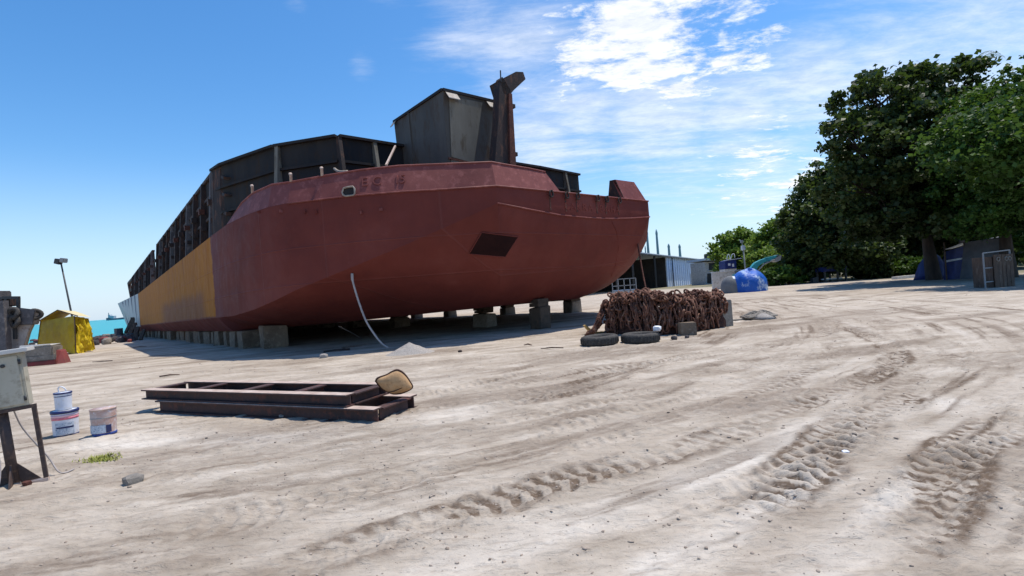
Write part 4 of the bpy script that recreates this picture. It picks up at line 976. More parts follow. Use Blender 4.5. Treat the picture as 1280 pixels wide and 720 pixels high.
for x in (-.17, -.25): MB().lathe([(.018, 0), (.018, .012), (.012, .018)], (0, 0, 0), 14).build('indicator', M_DARKM, dr).matrix_local = Matrix.Translation((x, .12-dp/2-.021, hz1-.11)) @ Matrix.Rotation(R(90), 4, 'X')
MB().lathe([(.022, 0), (.022, .014), (.012, .02)], (0, 0, 0), 14).build('lock', M_RUST, dr).matrix_local = Matrix.Translation((-.30, .12-dp/2-.021, hz0+.30)) @ Matrix.Rotation(R(90), 4, 'X')
for x, y in ((-.0, .05), (-wd+.02, .05)): MB().bar((x, y, 0), (x, y, hz0-.03), .035).build('leg', M_LEG, e)
for a_, b_ in (((.02, .05), (-wd, .05)),): MB().bar((*a_, hz0-.015), (*b_, hz0-.015), .035).build('frame_rail', M_LEG, e)
MB().bar((.02, .05, .02), (-wd, .05, .02), .06, .04).build('foot_rail', M_RUSTL, e)
MB().tube([(-.26, .12, 0), (-.26, .12, hz0)], .045, 12).build('post', M_LEG, e, True)
for a_ in (0, 90, 180, 270):
    dx, dy = math.cos(R(a_)), math.sin(R(a_)); MB().prism([(-.26+dx*.04, .12+dy*.04, .01), (-.26+dx*.22, .12+dy*.22, .01), (-.26+dx*.04, .12+dy*.04, .24)], (-dy*.012, dx*.012, 0)).build('gusset', M_LEG, e)
MB().tube(spline([(-.2, .2, hz0), (-.16, .25, .55), (-.02, .3, .2), (.08, .2, .02), (.2, .3, .01)], 6), .008, 6).build('cable', M_HOSE, e, True)
MB().tube(spline([(-.34, .0, .55), (-.3, -.02, .3), (-.34, -.1, .05), (-.5, -.15, .01)], 6), .008, 6).build('cable', M_HOSE, e, True)

# ------------------------------------------------------------------ paint pails
def radial(p, d):
    q = Vector((p.x, p.y, 0)).normalized()*d; return p+q
def pail(p, r, h, lab, mats, name='paint_pail', handle=False, taper=.93, rz=0, lid=True):
    e = empty(name, p, rz, lab, 'paint pail', 'paint pails on the sand'); body, bands = mats[0], mats[1]
    MB().lathe([(r*taper, 0), (r*taper, .01), (r, h*.96), (r, h)], n=32).build('body', body, e, True)
    for z0, z1, mt, ex_ in bands:
        rr0 = r*(taper+(1-taper)*z0)+ex_; rr1 = r*(taper+(1-taper)*z1)+ex_
        MB().lathe([(rr0-.004, z0*h), (rr0, z0*h), (rr1, z1*h), (rr1-.004, z1*h)], n=32, closed=False).build('band', mt, e, True)
    if lid: MB().lathe([(r+.005, h-.018), (r+.006, h-.006), (r+.004, h+.004), (r*.93, h+.004), (r*.90, h-.006), (.001, h-.006)], n=32, closed=False).build('lid', mats[2], e, True)
    if handle:
        MB().tube(spline([(-r*.5, 0, h), (-r*.42, -.02, h+.06), (0, -.03, h+.085), (r*.45, -.02, h+.06), (r*.6, 0, h)], 5), .009, 7).build('handle', M_WHITE, e, True)
    return e
def label_patch(e, r, h, z0, z1, a0, a1, mt, name='label'):
    n = 12; m = MB(); vs = []
    for z in (z0*h, z1*h):
        for i in range(n+1):
            a = R(a0+(a1-a0)*i/n); vs.append((r*math.cos(a), r*math.sin(a), z))
    m.add(vs, [(i, i+1, n+2+i, n+1+i) for i in range(n)]); m.build(name, mt, e, True)
pb1 = GG(83, 545); pb1 = radial(pb1, .14)+Vector((0, 0, -.01))
e1 = pail(pb1, .152, .36, 'large white pail with navy bands and a pink stripe, standing under a smaller pail', (M_WHITE, [(.0, .07, M_NAVY, .002), (.66, .76, M_PINK, .002), (.76, .86, mat('pale pink band', (.75, .45, .5), (.7, .55, .6), 9, .5), .0025), (.90, .995, M_NAVY, .010)], M_NAVY), rz=R(0))
label_patch(e1, .1525, .36, .10, .55, -95, -12, M_LABEL); label_patch(e1, .154, .36, .34, .40, -90, -15, M_NAVY, 'label_stripe')
e2 = pail(pb1+Vector((-.01, 0, .369)), .10, .24, 'small white pail with a looped handle standing on the larger pail', (M_WHITE, [(.78, .82, M_NAVY, .002)], M_NAVY), handle=True)
e3 = pail(radial(GG(131, 544), .14)+Vector((0, 0, -.01)), .148, .36, 'open tin pail with a stained blotchy label and blue base, standing alone', (M_DRIP, [(.0, .10, M_BLUE, .003), (.66, .685, M_POLE, .004), (.965, 1.0, M_RUSTL, .006)], M_WHITE), lid=False)
label_patch(e3, .149, .36, .12, .42, -140, -45, M_LABEL); label_patch(e3, .1495, .36, .12, .40, -44, -20, M_NAVY, 'label_corner')
# weeds
def weeds(px, py, n, sz, lab):
    c = GG(px, py); Vw, Fw = [], []
    for i in range(n):
        x = c.x+random.gauss(0, sz*1.6); y = c.y+random.gauss(0, sz); z = hgt(x, y); a = random.uniform(0, 6); h = random.uniform(.015, .045); w = .006
        dx, dy = math.cos(a), math.sin(a); b_ = len(Vw)
        Vw += [(x-dy*w, y+dx*w, z), (x+dy*w, y-dx*w, z), (x+dx*h, y+dy*h, z+h)]; Fw.append((b_, b_+1, b_+2))
    tag(npmesh('weeds', np.array(Vw), np.array(Fw), M_GRASS), lab, 'weeds', None, 'stuff')
weeds(127, 573, 420, .055, 'small patch of yellow green weeds growing below the pails')

# ------------------------------------------------------------------ yellow tent, lamp, left edge things
tp = G(95, 442); dt_ = tp.y
e = empty('tarpaulin_tent', onground(tp), 0, 'bright yellow tarpaulin tent with a low pitched roof by the sea', 'tent')
o_ = Vector(e.location)
def T(px, py, d): return D(px, py, d)-o_
fa, fb_, fc_, fd_ = T(47, 432, dt_+1.2), T(95, 443, dt_), T(93, 395, dt_), T(51, 401, dt_+1.2)
bR, tR = T(119, 437, dt_+2.0), T(111, 398, dt_+1.8)
def sheet(quad, nu, nv, amp, seed, th=0):
    a, b, c, d = quad; V = []; nrm = (b-a).cross(d-a).normalized()
    for j in range(nv+1):
        for i in range(nu+1):
            s, t = i/nu, j/nv; p = (a*(1-s)+b*s)*(1-t)+(d*(1-s)+c*s)*t
            f = float(fbm(np.array(s*9+seed+t), np.array(t*3.0+seed), 4, .6)); V.append(p+nrm*amp*f*2*(1-.55*t))
    m = MB(); m.add(V, [(j*(nu+1)+i, j*(nu+1)+i+1, (j+1)*(nu+1)+i+1, (j+1)*(nu+1)+i) for j in range(nv) for i in range(nu)]); return m
sheet((fa, fb_, fc_, fd_), 30, 16, .06, 3).build('front_wall', M_YEL, e, True)
sheet((fb_, bR, tR, fc_), 44, 24, .42, 11).build('side_wall', M_YEL, e, True)
bL = fa+(bR-fb_); sheet((bR, bL, fd_+(tR-fc_), tR), 10, 8, .05, 20).build('back_wall', M_YEL, e, True); sheet((bL, fa, fd_, fd_+(tR-fc_)), 10, 8, .05, 24).build('side_wall', M_YEL, e, True)
pkF, pkB = T(72, 387.5, dt_+.5), T(94, 389, dt_+2.2)
eL_, eR_ = T(48, 401.5, dt_+1.1), T(111, 397.5, dt_+.2)
eLb, eRb = eL_+(pkB-pkF), T(114, 396, dt_+1.9)
sheet((eL_, pkF, pkB, eLb), 8, 8, .03, 31).build('roof_sheet', M_YEL, e, True); sheet((pkF, T(97, 395, dt_-.1), eRb, pkB), 10, 8, .03, 35).build('roof_sheet', mat('sunlight tinted canvas', (.66, .58, .34), (.55, .47, .25), 3, .7), e, True)  # right roof sheet: sunlight put into a paler cloth colour
MB().tube([fc_, fb_], .03, 6).build('pole', M_WOOD, e, True); MB().tube([fd_, fa], .03, 6).build('pole', M_WOOD, e, True); MB().tube([eL_, pkF, T(97, 395, dt_-.1)], .03, 6).build('ridge_pole', M_WOOD, e, True)
# flood light
dl = 42; lb = D(91, 400, dl); lt = D(76.5, 330, dl); e = empty('flood_light', onground(lb), 0, 'floodlight on a thin leaning pole behind the yellow tent', 'flood light'); o_ = Vector(e.location)
MB().tube([Vector((lb.x-o_.x+.1, 0, 0)), lb-o_, lt-o_], [.08, .07, .055], 8).build('pole', M_DARKM, e, True)
MB().box(D(73, 327, dl)-o_, (.42, .4, .42), Matrix.Rotation(.3, 3, 'Y')).bar(D(70, 324, dl)-o_, D(80, 325, dl)-o_, .1).build('lamp_head', M_DARKM, e, bevel=.03)
MB().box(D(79.5, 325.5, dl)-o_, (.36, .45, .36), Matrix.Rotation(.2, 3, 'Y')).build('lamp_head', M_POLE, e, bevel=.04)
# red based concrete block
cb_ = G(62, 456); cb_ = Vector((cb_.x, cb_.y, 0))*(1+.55/Vector((cb_.x, cb_.y, 0)).length)+Vector((-.22, 0, 0))
e = empty('concrete_block', onground(cb_, -.03), R(15), 'broad weathered concrete block with pale top and red stained base, before the yellow tent', 'concrete block')
MB().box((-.05, 0, .62), (1.15, .8, .42), jit=.05).build('upper_course', M_CONC, e, bevel=.05); MB().box((0, 0, .33), (1.2, .85, .25), jit=.03).build('middle_course', M_CONC, e, bevel=.04); MB().box((.02, 0, .10), (1.25, .9, .22), jit=.03).build('stained_base', M_REDST, e, bevel=.03)
MB().box((-.08, 0, .845), (1.05, .75, .05), jit=.03).build('top_slab', M_BEIGET, e)
MB().hexa([(.60, -.40, 0), (.85, -.2, 0), (.8, .3, 0), (.62, .3, 0)], [(.60, -.3, .6), (.66, -.1, .55), (.66, .3, .5), (.60, .3, .6)]).build('flaking_side', M_REDST, e)
# wrecked workboat
dw = 26.5; e = empty('wrecked_workboat', onground(D(10, 430, dw)), 0, 'grey wrecked workboat with hanging tyres and pale lower hull at the left edge', 'boat'); o_ = Vector(e.location)
def wp(px, py, d=0): return D(px, py, dw+d)-o_
MB().prism([wp(-70, 385), wp(20, 384), wp(44, 387), wp(41, 406), wp(-70, 408)], (-2.6, 3.2, 0)).build('upper_hull', M_WRECKU, e, bevel=.04)
MB().prism([wp(-70, 407.5, .15), wp(40, 405.5, .15), wp(35, 416, .15), wp(29, 437, .15), wp(-70, 444, .15)], (-2.6, 3.0, 0)).build('lower_hull', M_WRECKL, e, bevel=.03)
MB().bar(wp(8, 384, .3), wp(8, 371, .3), .12).bar(wp(23, 386, .3), wp(23, 372, .3), .12).bar(wp(4, 372, .3), wp(24, 372, .3), .14).bar(wp(-30, 372, .3), wp(4, 373, .3), .14).build('deck_frame', M_DARKM, e)
MB().box(wp(12, 377, .9), (.5, .6, .5)).build('deck_winch', M_RUSTDK, e, bevel=.05)
MB().box(wp(-6, 376, 1.2), (1.0, .9, 1.0)).build('deck_house', M_WRECKU, e, bevel=.05)
for px, py in ((17, 392), (8, 396), (18, 402)):
    m = MB().tube([wp(px, py, -.12)+Vector((.20*math.cos(t), .05*math.sin(t*2), .24*math.sin(t))) for t in np.linspace(0, 2*math.pi, 19)[:-1]], .11, 8, loop=True); m.build('fender_tyre', M_TYRE, e, True)
m = MB().tube([wp(44, 393, .3)+Vector((.05*math.cos(t*2)+.1*math.cos(t), .2*math.cos(t), .22*math.sin(t))) for t in np.linspace(0, 2*math.pi, 19)[:-1]], .10, 8, loop=True); m.build('fender_tyre', M_TYRE, e, True)
MB().bar(wp(18.5, 404, 0), wp(19, 424, 0), .14, .10).build('hull_strake', M_DARKM, e)
MB().bar(wp(2, 376, -.3), wp(7, 442, -.3), .42, .3).build('fender_post', M_WRECKU, e)

# ------------------------------------------------------------------ shore rocks, scrap, ship
srng = random.Random(3)
for k in range(58):
    px = srng.uniform(119, 168) if k < 50 else srng.uniform(22, 50); py = 431-(px-118)*.08-srng.uniform(0, 8) if k < 50 else srng.uniform(427, 433)
    p = G(px, py+1); q = srng.uniform(.18, .42)*(p.y/45)
    rock('shore_rock', p+ZT*q*.5, q, M_STONED if k % 4 else M_REDST if k % 8 else M_CONC, 'rough rock or rubble lump in the dark bank along the waterline', 'rock', 'rocks along the waterline', seed=k+40, flat=.95)
p = G(149, 424); e = empty('oil_drum', onground(p), 0, 'dark drum standing up from the rocks near the barge stern', 'drum'); MB().lathe([(.42, 0), (.42, .6), (.45, .62), (.42, .64), (.42, 1.25), (.38, 1.25)], n=16).build('shell', M_DARKM, e, True)
for k, (a, b, w) in enumerate((((157, 416), (165, 400), .25), ((163, 430), (166, 398), .35), ((160, 428), (170, 404), .2), ((168, 431), (172, 410), .35), ((172, 430), (168, 405), .2), ((176, 429), (180, 413), .25))):
    d0 = 58-k*2; pa_, pb_ = D(*a, d0), D(*b, d0+2); pa_.z = gz(pa_.x, pa_.y) if k else pa_.z
    tag(MB().bar(pa_, pb_, w).build('scrap_timber', M_CONCD, None), ['slanting dark timber sticking out left of the stern', 'thick upright dark timber prop under the stern', 'leaning dark prop behind the thick stern prop', 'stout dark prop right of the thick stern prop', 'thin crossing prop under the stern', 'short dark prop at the right of the stern props'][k], 'timber prop', 'timber props under the stern')
dS = 1500; e = empty('cargo_ship', D(137, 400, dS), 0, 'low grey cargo ship far out on the horizon left of the barge', 'ship'); e.location.z = -1.25; o_ = Vector(e.location)
def sp_(px, py): q = D(px, py, dS)-o_; return q
MB().prism([sp_(133, 402), sp_(132.5, 397.5), sp_(136, 397.2), sp_(140, 398.3), sp_(154, 396.6), sp_(158, 396.0), sp_(156.5, 400)], (0, 14, 0)).build('hull', M_SHIP, e)
MB().prism([sp_(135, 397.8), sp_(135, 393.5), sp_(137, 393.3), sp_(137.5, 395), sp_(142, 394.8), sp_(142, 398.2)], (0, 10, 0)).build('deck_house', M_SHIPW, e); MB().bar(sp_(136, 394), sp_(135.7, 391), 1.2).build('mast', M_SHIP, e)
e = empty('distant_barge', D(123, 403, 1300), 0, 'faint dark low barge on the horizon just right of the tent', 'barge'); e.location.z = -1.25; o_ = Vector(e.location)
MB().prism([D(112, 404, 1300)-o_, D(112, 402.3, 1300)-o_, D(131, 401, 1300)-o_, D(131, 402.4, 1300)-o_], (0, 12, 0)).build('hull', M_SHIP, e)

# ------------------------------------------------------------------ shed and buildings
A0, A1 = P(768, 312, 6.3), P(893, 326.5, 5.6)
A0 = D(768, 313.5, 88); A1 = D(893, 327, 138)
e = empty('boatyard_shed', onground(A0), 0, 'long low boatyard shed with a pale roof, open dark bay and blue white cladding', 'shed'); o_ = Vector(e.location)
da = (A1-A0); da.z = 0; LA = da.length; da.normalize(); nb = Vector((-da.y, da.x, 0))
if nb.y < 0: nb = -nb
def sh(k, z, back=0):
    q = A0+(A1-A0)*k; zz = gz(q.x, q.y)-.3; H = q.z; return Vector((q.x, q.y, zz+(H-zz)*z))+nb*back-o_
def wseg(k0, k1, name, mt, ribs=0, back=0, z0=0):
    o = MB().hexa([sh(k0, z0, back), sh(k1, z0, back), sh(k1, z0, back+.15), sh(k0, z0, back+.15)], [sh(k0, .985, back), sh(k1, .985, back), sh(k1, .985, back+.15), sh(k0, .985, back+.15)]).build(name, mt, e)
    if ribs:
        m = MB()
        for i in range(ribs+1):
            k = k0+(k1-k0)*i/ribs; m.bar(sh(k, z0, back-.05), sh(k, .98, back-.05), .08)
        m.build('cladding_ribs', mt, o)
def kx(px):  # fraction along the eave at that image column
    return min(np.linspace(0, 1, 400), key=lambda k: abs((lambda w: CX+F*((w-EYEV).dot(rt))/((w-EYEV).dot(fwd)))(A0+(A1-A0)*k)-px))
k1, k2, k3 = kx(832), kx(867), kx(882)
wseg(k1, k2, 'blue_cladding', M_SHEETB, 14); wseg(k2+.004, 1, 'green_cladding', M_SHEETG, 9)
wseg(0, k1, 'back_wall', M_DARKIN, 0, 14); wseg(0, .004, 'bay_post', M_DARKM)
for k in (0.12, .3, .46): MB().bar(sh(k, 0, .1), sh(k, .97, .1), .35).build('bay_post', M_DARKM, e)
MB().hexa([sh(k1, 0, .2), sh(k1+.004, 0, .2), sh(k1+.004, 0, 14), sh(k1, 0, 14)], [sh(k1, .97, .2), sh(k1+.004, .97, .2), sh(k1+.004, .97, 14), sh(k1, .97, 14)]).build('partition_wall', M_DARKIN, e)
MB().hexa([sh(1, 0, .2), sh(1.003, 0, .2), sh(1.003, 0, 14), sh(1, 0, 14)], [sh(1, .97, .2), sh(1.003, .97, .2), sh(1.003, .97, 14), sh(1, .97, 14)]).build('end_wall', M_SHEETG, e)
rf0, rf1 = sh(-.25, 1, -.6), sh(1.02, 1, -.6); rb0, rb1 = sh(-.25, 1, 9)+ZT*2.3, sh(1.02, 1, 9)+ZT*1.9; rc0, rc1 = sh(-.25, 1, 18), sh(1.02, 1, 18)
MB().hexa([rf0, rf1, rb1, rb0], [rf0+ZT*.15, rf1+ZT*.15, rb1+ZT*.15, rb0+ZT*.15]).hexa([rb0, rb1, rc1, rc0], [rb0+ZT*.15, rb1+ZT*.15, rc1+ZT*.15, rc0+ZT*.15]).build('roof', M_ROOF, e)
MB().bar(rf0-ZT*.12, rf1-ZT*.12, .25, .22).build('eave_beam', M_DARKM, e)
MB().box(sh(kx(861), .25, -.1), (.5, .1, 2.6)).build('door_strip', M_ROOF, e)
# pale rack in the open bay
c = D(780, 352, 70); e = empty('steel_rack', onground(c), 0, 'pale steel rack standing in front of the dark shed bay', 'rack'); m = MB()
for i in range(5): m.bar((-1.6+i*.8, 0, 0), (-1.6+i*.8, 0, 2.1), .1)
for z in (.5, 1.2, 2.1): m.bar((-1.6, 0, z), (1.6, 0, z), .1)
m.build('lattice', M_POLE, e); MB().box((0, .5, .35), (3, .8, .5), jit=.1).build('stored_planks', M_WTARP, e)
# small white block houses right of the shed
dB = 100; c = D(893, 355, dB); e = empty('block_house', onground(c), 0, 'small flat roofed grey block house between the shed and the blue tarpaulin', 'building'); o_ = Vector(e.location)
def bw(px, py, d=dB): return D(px, py, d)-o_
def wallq(px0, px1, yt0, yt1, d, dep, name, mt, par):
    a, b = D(px0, yt0, d)-o_, D(px1, yt1, d)-o_
    g0_, g1_ = Vector((a.x, a.y, -.4)), Vector((b.x, b.y, -.4)); q = Vector((0, dep, 0)); return MB().hexa([g0_, g1_, g1_+q, g0_+q], [a, b, b+q, a+q]).build(name, mt, par)
wallq(880.5, 906, 327.5, 327, dB, 8, 'wall', M_WALLW, e)
a, b = bw(878, 326), bw(925, 325); MB().hexa([a-Vector((0, 1.2, 0)), b-Vector((0, 1.2, 0)), b+Vector((0, 9, 0)), a+Vector((0, 9, 0))], [a+Vector((0, -1.2, .4)), b+Vector((0, -1.2, .4)), b+Vector((0, 9, .5)), a+Vector((0, 9, .5))]).build('roof', M_ROOF, e)
wn = MB().hexa([bw(886, 338, dB-.06), bw(898, 337, dB-.06), bw(898, 337, dB-.02), bw(886, 338, dB-.02)], [bw(886, 329, dB-.06), bw(898, 328, dB-.06), bw(898, 328, dB-.02), bw(886, 329, dB-.02)]).build('window', M_DARKM, e); 
MB().bar(bw(885.5, 338.4, dB-.1), bw(898.5, 337.5, dB-.1), .2, .12).build('sill', M_ROOF, wn)
MB().hexa([bw(884, 354, dB-.06), bw(889, 354, dB-.06), bw(889, 354, dB-.02), bw(884, 354, dB-.02)], [bw(884, 342, dB-.06), bw(889, 341.5, dB-.06), bw(889, 341.5, dB-.02), bw(884, 342, dB-.02)]).build('door', M_DARKM, e)
MB().box(bw(884, 321.5), (1.0, .8, 1.3)).build('water_tank', M_DARKM, e, bevel=.1)
# low wall
dW = 60; a, b = D(890, 341, dW), D(946, 336, 62); e = empty('boundary_wall', onground(a), 0, 'pale grey rendered wall behind the blue tarpaulin heap', 'wall'); o_ = Vector(e.location)
a0, b0_ = a-o_, b-o_; ga, gb = Vector((a0.x, a0.y, -.3)), Vector((b0_.x, b0_.y, -.3)); q = Vector((0, .25, 0))
MB().hexa([ga, gb, gb+q, ga+q], [a0, b0_, b0_+q, a0+q]).build('wall_panel', M_WALLW, e); MB().bar(a0+ZT*.03+q*.5, b0_+ZT*.03+q*.5, .35, .08).build('coping', M_ROOF, e)
# blue bundle above the wall
dN = 70; c = D(914, 336, dN); e = empty('boat_cabin', onground(c), 0, 'small boat on land with navy sides and white rails showing above the grey wall', 'boat'); o_ = Vector(e.location); z_ = (c-o_).z
cx_ = c-o_; B_ = lambda x, y, z: cx_+Vector((x*.78, y, z*.85))
MB().prism([B_(-1, 0, 0), B_(.95, 0, 0), B_(1.0, 0, 1.3), B_(.3, 0, 1.55), B_(-.9, 0, 1.3)], (0, 2.2, 0)).build('cabin', M_BTARPD, e, bevel=.05)
MB().hexa([(cx_.x-.7, cx_.y+.2, 0), (cx_.x+.7, cx_.y+.2, 0), (cx_.x+.8, cx_.y+2.0, 0), (cx_.x-.8, cx_.y+2.0, 0)], [B_(-1, .1, 0), B_(1, .1, 0), B_(1, 2, 0), B_(-1, 2, 0)]).build('hull', M_WALLW, e)
MB().bar(B_(-1.1, 0, 1.4), B_(1.9, 0, 1.55), .14, .08).tube(spline([tuple(B_(*v)) for v in ((-.6, 0, 1.4), (-.5, 0, 2.1), (-.2, 0, 2.3), (0, 0, 1.5), (.3, 0, 2.2), (.7, 0, 2.3), (.8, 0, 1.5))], 4), .05, 6).build('white_rail', M_WHITE, e)
MB().box(B_(-.3, -.05, .7), (.3, .06, .3)).box(B_(.35, -.05, .55), (.25, .06, .4)).build('cabin_window', M_WHITE, e)
# light pole
dP = 62; c = D(931, 340, dP); e = empty('light_pole', onground(c), 0, 'thin pale lamp post in front of the distant trees', 'lamp post'); o_ = Vector(e.location); t_ = D(929, 311, dP)-o_
MB().tube([Vector((t_.x+.15, t_.y, 0)), t_], [.11, .08], 8).build('pole', M_POLE, e, True); MB().box(t_+ZT*.1, (.4, .5, .6)).build('lamp_head', M_ROOF, e, bevel=.08); MB().box(t_+Vector((-.1, 0, .9)), (.25, .3, .3)).bar(t_, t_+Vector((-.1, 0, .9)), .08).build('sensor', M_POLE, e)
# stacks
for k, (px, yt, w) in enumerate(((802.5, 293, .75), (808, 307, .45), (811.5, 286, .80), (823.5, 286.5, .80), (837.5, 304.5, .85), (851, 305, .85))):
    dK = 330; c = D(px, 330, dK); t_ = D(px-.6, yt, dK); e = empty('chimney_stack', onground(c), 0, ['tall haze tinted stack partly hidden by the bow edge', 'thin short stack between the two leftmost tall stacks', 'left one of the two fully visible tall stacks', 'right one of the two tallest stacks', 'left one of the two short blunt stacks above the shed', 'rightmost short blunt stack above the shed'][k], 'chimney', 'stacks behind the shed')
    H = t_.z-e.location.z; o = MB().lathe([(w*1.25, 0), (w, H*.6), (w*.8, H*.95), (w*.35, H)], n=12).build('shaft', M_STACK, e, True); MB().lathe([(w*.92, H*.9), (w*.95, H*.93), (w*.9, H*.94)], n=12, closed=False).build('collar', M_STACK, e, True)

# ------------------------------------------------------------------ excavator + blue tarpaulin heap
dX = 48; c = D(940, 356, dX); e = empty('excavator', onground(c), 0, 'turquoise excavator with its arm raised behind the blue tarpaulin heap', 'excavator'); o_ = Vector(e.location)
def xp(px, py, d=dX): return D(px, py, d)-o_
MB().prism([xp(934.5, 346), xp(938, 336), xp(944, 328.5), xp(951, 325), xp(958, 322.6), xp(959, 326.5), xp(953, 329.5), xp(948, 333), xp(944, 341), xp(942, 347)], (0, .5, 0)).build('boom', M_TURQ, e, bevel=.03)
MB().prism([xp(957, 322.2), xp(966, 320.2), xp(974, 318.3), xp(974.5, 320.2), xp(967, 323.5), xp(960, 327)], (0, .4, 0)).build('stick', M_TURQ, e, bevel=.03)
MB().tube([xp(948, 338), xp(955, 330), xp(968, 324.5)], .07, 8).build('hydraulic_ram', M_POLE, e, True)
MB().prism([xp(972, 318.5), xp(977, 319.5), xp(976, 325), xp(971, 327.5), xp(967, 326)], (0, .7, 0)).build('bucket', M_POLE, e)
cx_ = xp(934, 356, dX+1.6); MB().box((cx_.x, cx_.y, 1.15), (2.0, 2.0, .9)).build('body', M_TURQ, e, bevel=.08); MB().box((cx_.x-.5, cx_.y, 1.7), (.8, 1.1, .4)).build('cab', M_DARKM, e, bevel=.05)
for s in (-1, 1): MB().box((cx_.x, cx_.y+s*1.0, .42), (3.2, .5, .8)).build('track', M_RUSTDK, e, bevel=.2)
dT = 44; cT = D(937, 362, dT); e = empty('tarpaulin_heap', onground(cT), 0, 'rounded heap under a bright blue tarpaulin with white patches', 'covered heap'); n, k_ = 40, 16; V = []
for i in range(k_+1):
    t = i/k_; 
    for j in range(n):
        a = 2*math.pi*j/n; rr = 1.38*math.sin(min(1, t*1.02)*math.pi/2)**.9; z = 1.82*math.cos(t*math.pi/2)**.62
        w = 1+.16*float(fbm(np.array(math.cos(a)*2+20), np.array(math.sin(a)*2+t*2+20), 3))*2; w *= 1+.045*math.sin(a*9+3*t)*t; V.append((rr*w*math.cos(a), rr*w*.9*math.sin(a), z*(1+.09*math.sin(a*2+.6)*(1-t)+.03*math.sin(a*5))))
m = MB(); m.add(V, [(i*n+j, i*n+(j+1) % n, (i+1)*n+(j+1) % n, (i+1)*n+j) for i in range(k_) for j in range(n)])
m.build('tarpaulin', [M_BTARP, M_WTARP], e, True)
m = MB(); V = []
for i in range(9):
    t = i/8
    for j in range(24):
        a = 2*math.pi*j/24; V.append((-1.45+.85*math.sin(t*math.pi/2)*math.cos(a), .2+.8*math.sin(t*math.pi/2)*math.sin(a), 1.45*math.cos(t*math.pi/2)**.6))
m.add(V, [(i*24+j, i*24+(j+1) % 24, (i+1)*24+(j+1) % 24, (i+1)*24+j) for i in range(8) for j in range(24)]); m.m = [1 if i in (2, 3) and 17 < j < 22 else 0 for i in range(8) for j in range(24)]
m.build('canvas_side', [M_GREYT, M_WTARP], e, True)

# ------------------------------------------------------------------ things under the big trees
dA = 41; a = D(1178, 350, dA); e = empty('canvas_shelter', onground(a), 0, 'grey canvas and blue tarpaulin shelter in the deep shade of the big trees', 'shelter'); o_ = Vector(e.location)
def s_(px, py, d=dA): return D(px, py, d)-o_
g_ = lambda q: Vector((q.x, q.y, 0))
sheet((g_(s_(1200, 350, 38)), g_(s_(1262, 350, 35)), s_(1262, 296, 35), s_(1205, 303, 38)), 24, 10, .12, 5).build('canvas_wall', M_GREYT, e, True)
sheet((s_(1177, 313, 38), s_(1205, 303, 38), s_(1222, 301, 43), s_(1190, 311, 43)), 10, 6, .05, 8).build('white_awning', M_WTARP, e, True)
sheet((s_(1205, 303, 38), s_(1262, 296, 35), s_(1262, 293, 41), s_(1222, 301, 43)), 12, 6, .06, 9).build('canvas_roof', M_GREYT, e, True)
sheet((g_(s_(1178, 330, 38.4)), g_(s_(1204, 330, 38.4)), s_(1204, 308, 38.4), s_(1180, 315, 38.4)), 12, 6, .10, 12).build('blue_flap', M_BTARPD, e, True)
sheet((s_(1183, 328, 38.2), s_(1203, 324, 38.2), s_(1203, 322, 38.2), s_(1182, 325.5, 38.2)), 8, 2, .03, 14).build('white_hem', M_WTARP, e, True)
for px, d in ((1180, 38), (1205, 38), (1262, 35)): q = s_(px, 303, d); MB().tube([g_(q), q], .05, 6).build('pole', M_WOOD, e, True)
c = D(1166, 346, 42); e = empty('tarpaulin_bundle', onground(c), 0, 'navy blue tarpaulin bundle with a white corner at the foot of the big tree', 'covered heap')
MB().lathe([(1.15, 0), (1.1, .4), (.8, 1.2), (.5, 1.8), (.15, 2.15)], n=18, wob=.12).build('tarpaulin', M_BTARPD, e, True); MB().prism([(-.95, -.85, 0), (-.45, -1.05, 0), (-.5, -.85, .95), (-.7, -.8, .9)], (0, .04, 0)).build('white_corner', M_WTARP, e)
c = G(1248, 359); cz = c.y; e = empty('timber_crate', onground(c), R(12), 'tall brown timber bin with round cut outs beside a thin frame, in tree shade', 'bin'); W_ = 1.25*cz/28; H_ = 1.75*cz/28
for i in range(5): MB().box((-W_*.42+i*W_*.21, -.3, H_/2), (W_*.20, .05, H_), jit=.012).build('plank', M_WOOD, e)
MB().box((0, .25, H_*.48), (W_, .9, H_*.94)).build('body', M_WOOD, e)
for x in (-.32, .12, .3): 
    m = MB().tube([(x*W_+.09*math.cos(t), -.34, H_*.86+.09*math.sin(t)) for t in np.linspace(0, 2*math.pi, 13)[:-1]], .025, 6, loop=True); m.build('ring', M_CONC, e, True)
m = MB().bar((-W_*.95, -.2, 0), (-W_*.95, -.2, H_*1.08), .05).bar((-W_*.95, -.2, H_*1.08), (W_*.5, -.2, H_*1.12), .05).bar((-W_*.95, -.2, H_*.62), (-W_*.5, -.2, H_*.62), .05).bar((-W_*.95, -.2, H_*.2), (-W_*.5, -.2, H_*.2), .05).bar((W_*.5, -.2, 0), (W_*.5, -.2, H_*1.12), .05); m.build('frame', M_POLE, e)
c = D(1040, 354, 55); e = empty('garden_table', onground(c), R(4), 'dark low table with a blue cloth in the shade under the middle trees', 'table')
MB().box((0, 0, 1.35), (2.6, 1.4, .5)).build('table_top', M_BTARPD, e, bevel=.05)
for x in (-1.15, .25, 1.15):
    for y in (-.6, .6): MB().box((x, y, .55), (.18, .14, 1.1)).build('leg', M_DARKM, e)
MB().box((0, 0, .32), (2.2, .3, .12)).build('stretcher', M_WTARP, e)
MB().box((-1.9, 0, .3), (.6, .5, .6), jit=.05).build('side_stool', M_DARKM, e)
# pale kerb strip beyond the trees
a, b = D(1118, 346, 48), D(1160, 344.5, 50); tag(MB().bar(onground(a, .12), onground(b, .12), .5, .25).build('kerb_stone', M_BEIGET, None), 'pale low kerb at the grass edge left of the navy bundle', 'kerb')

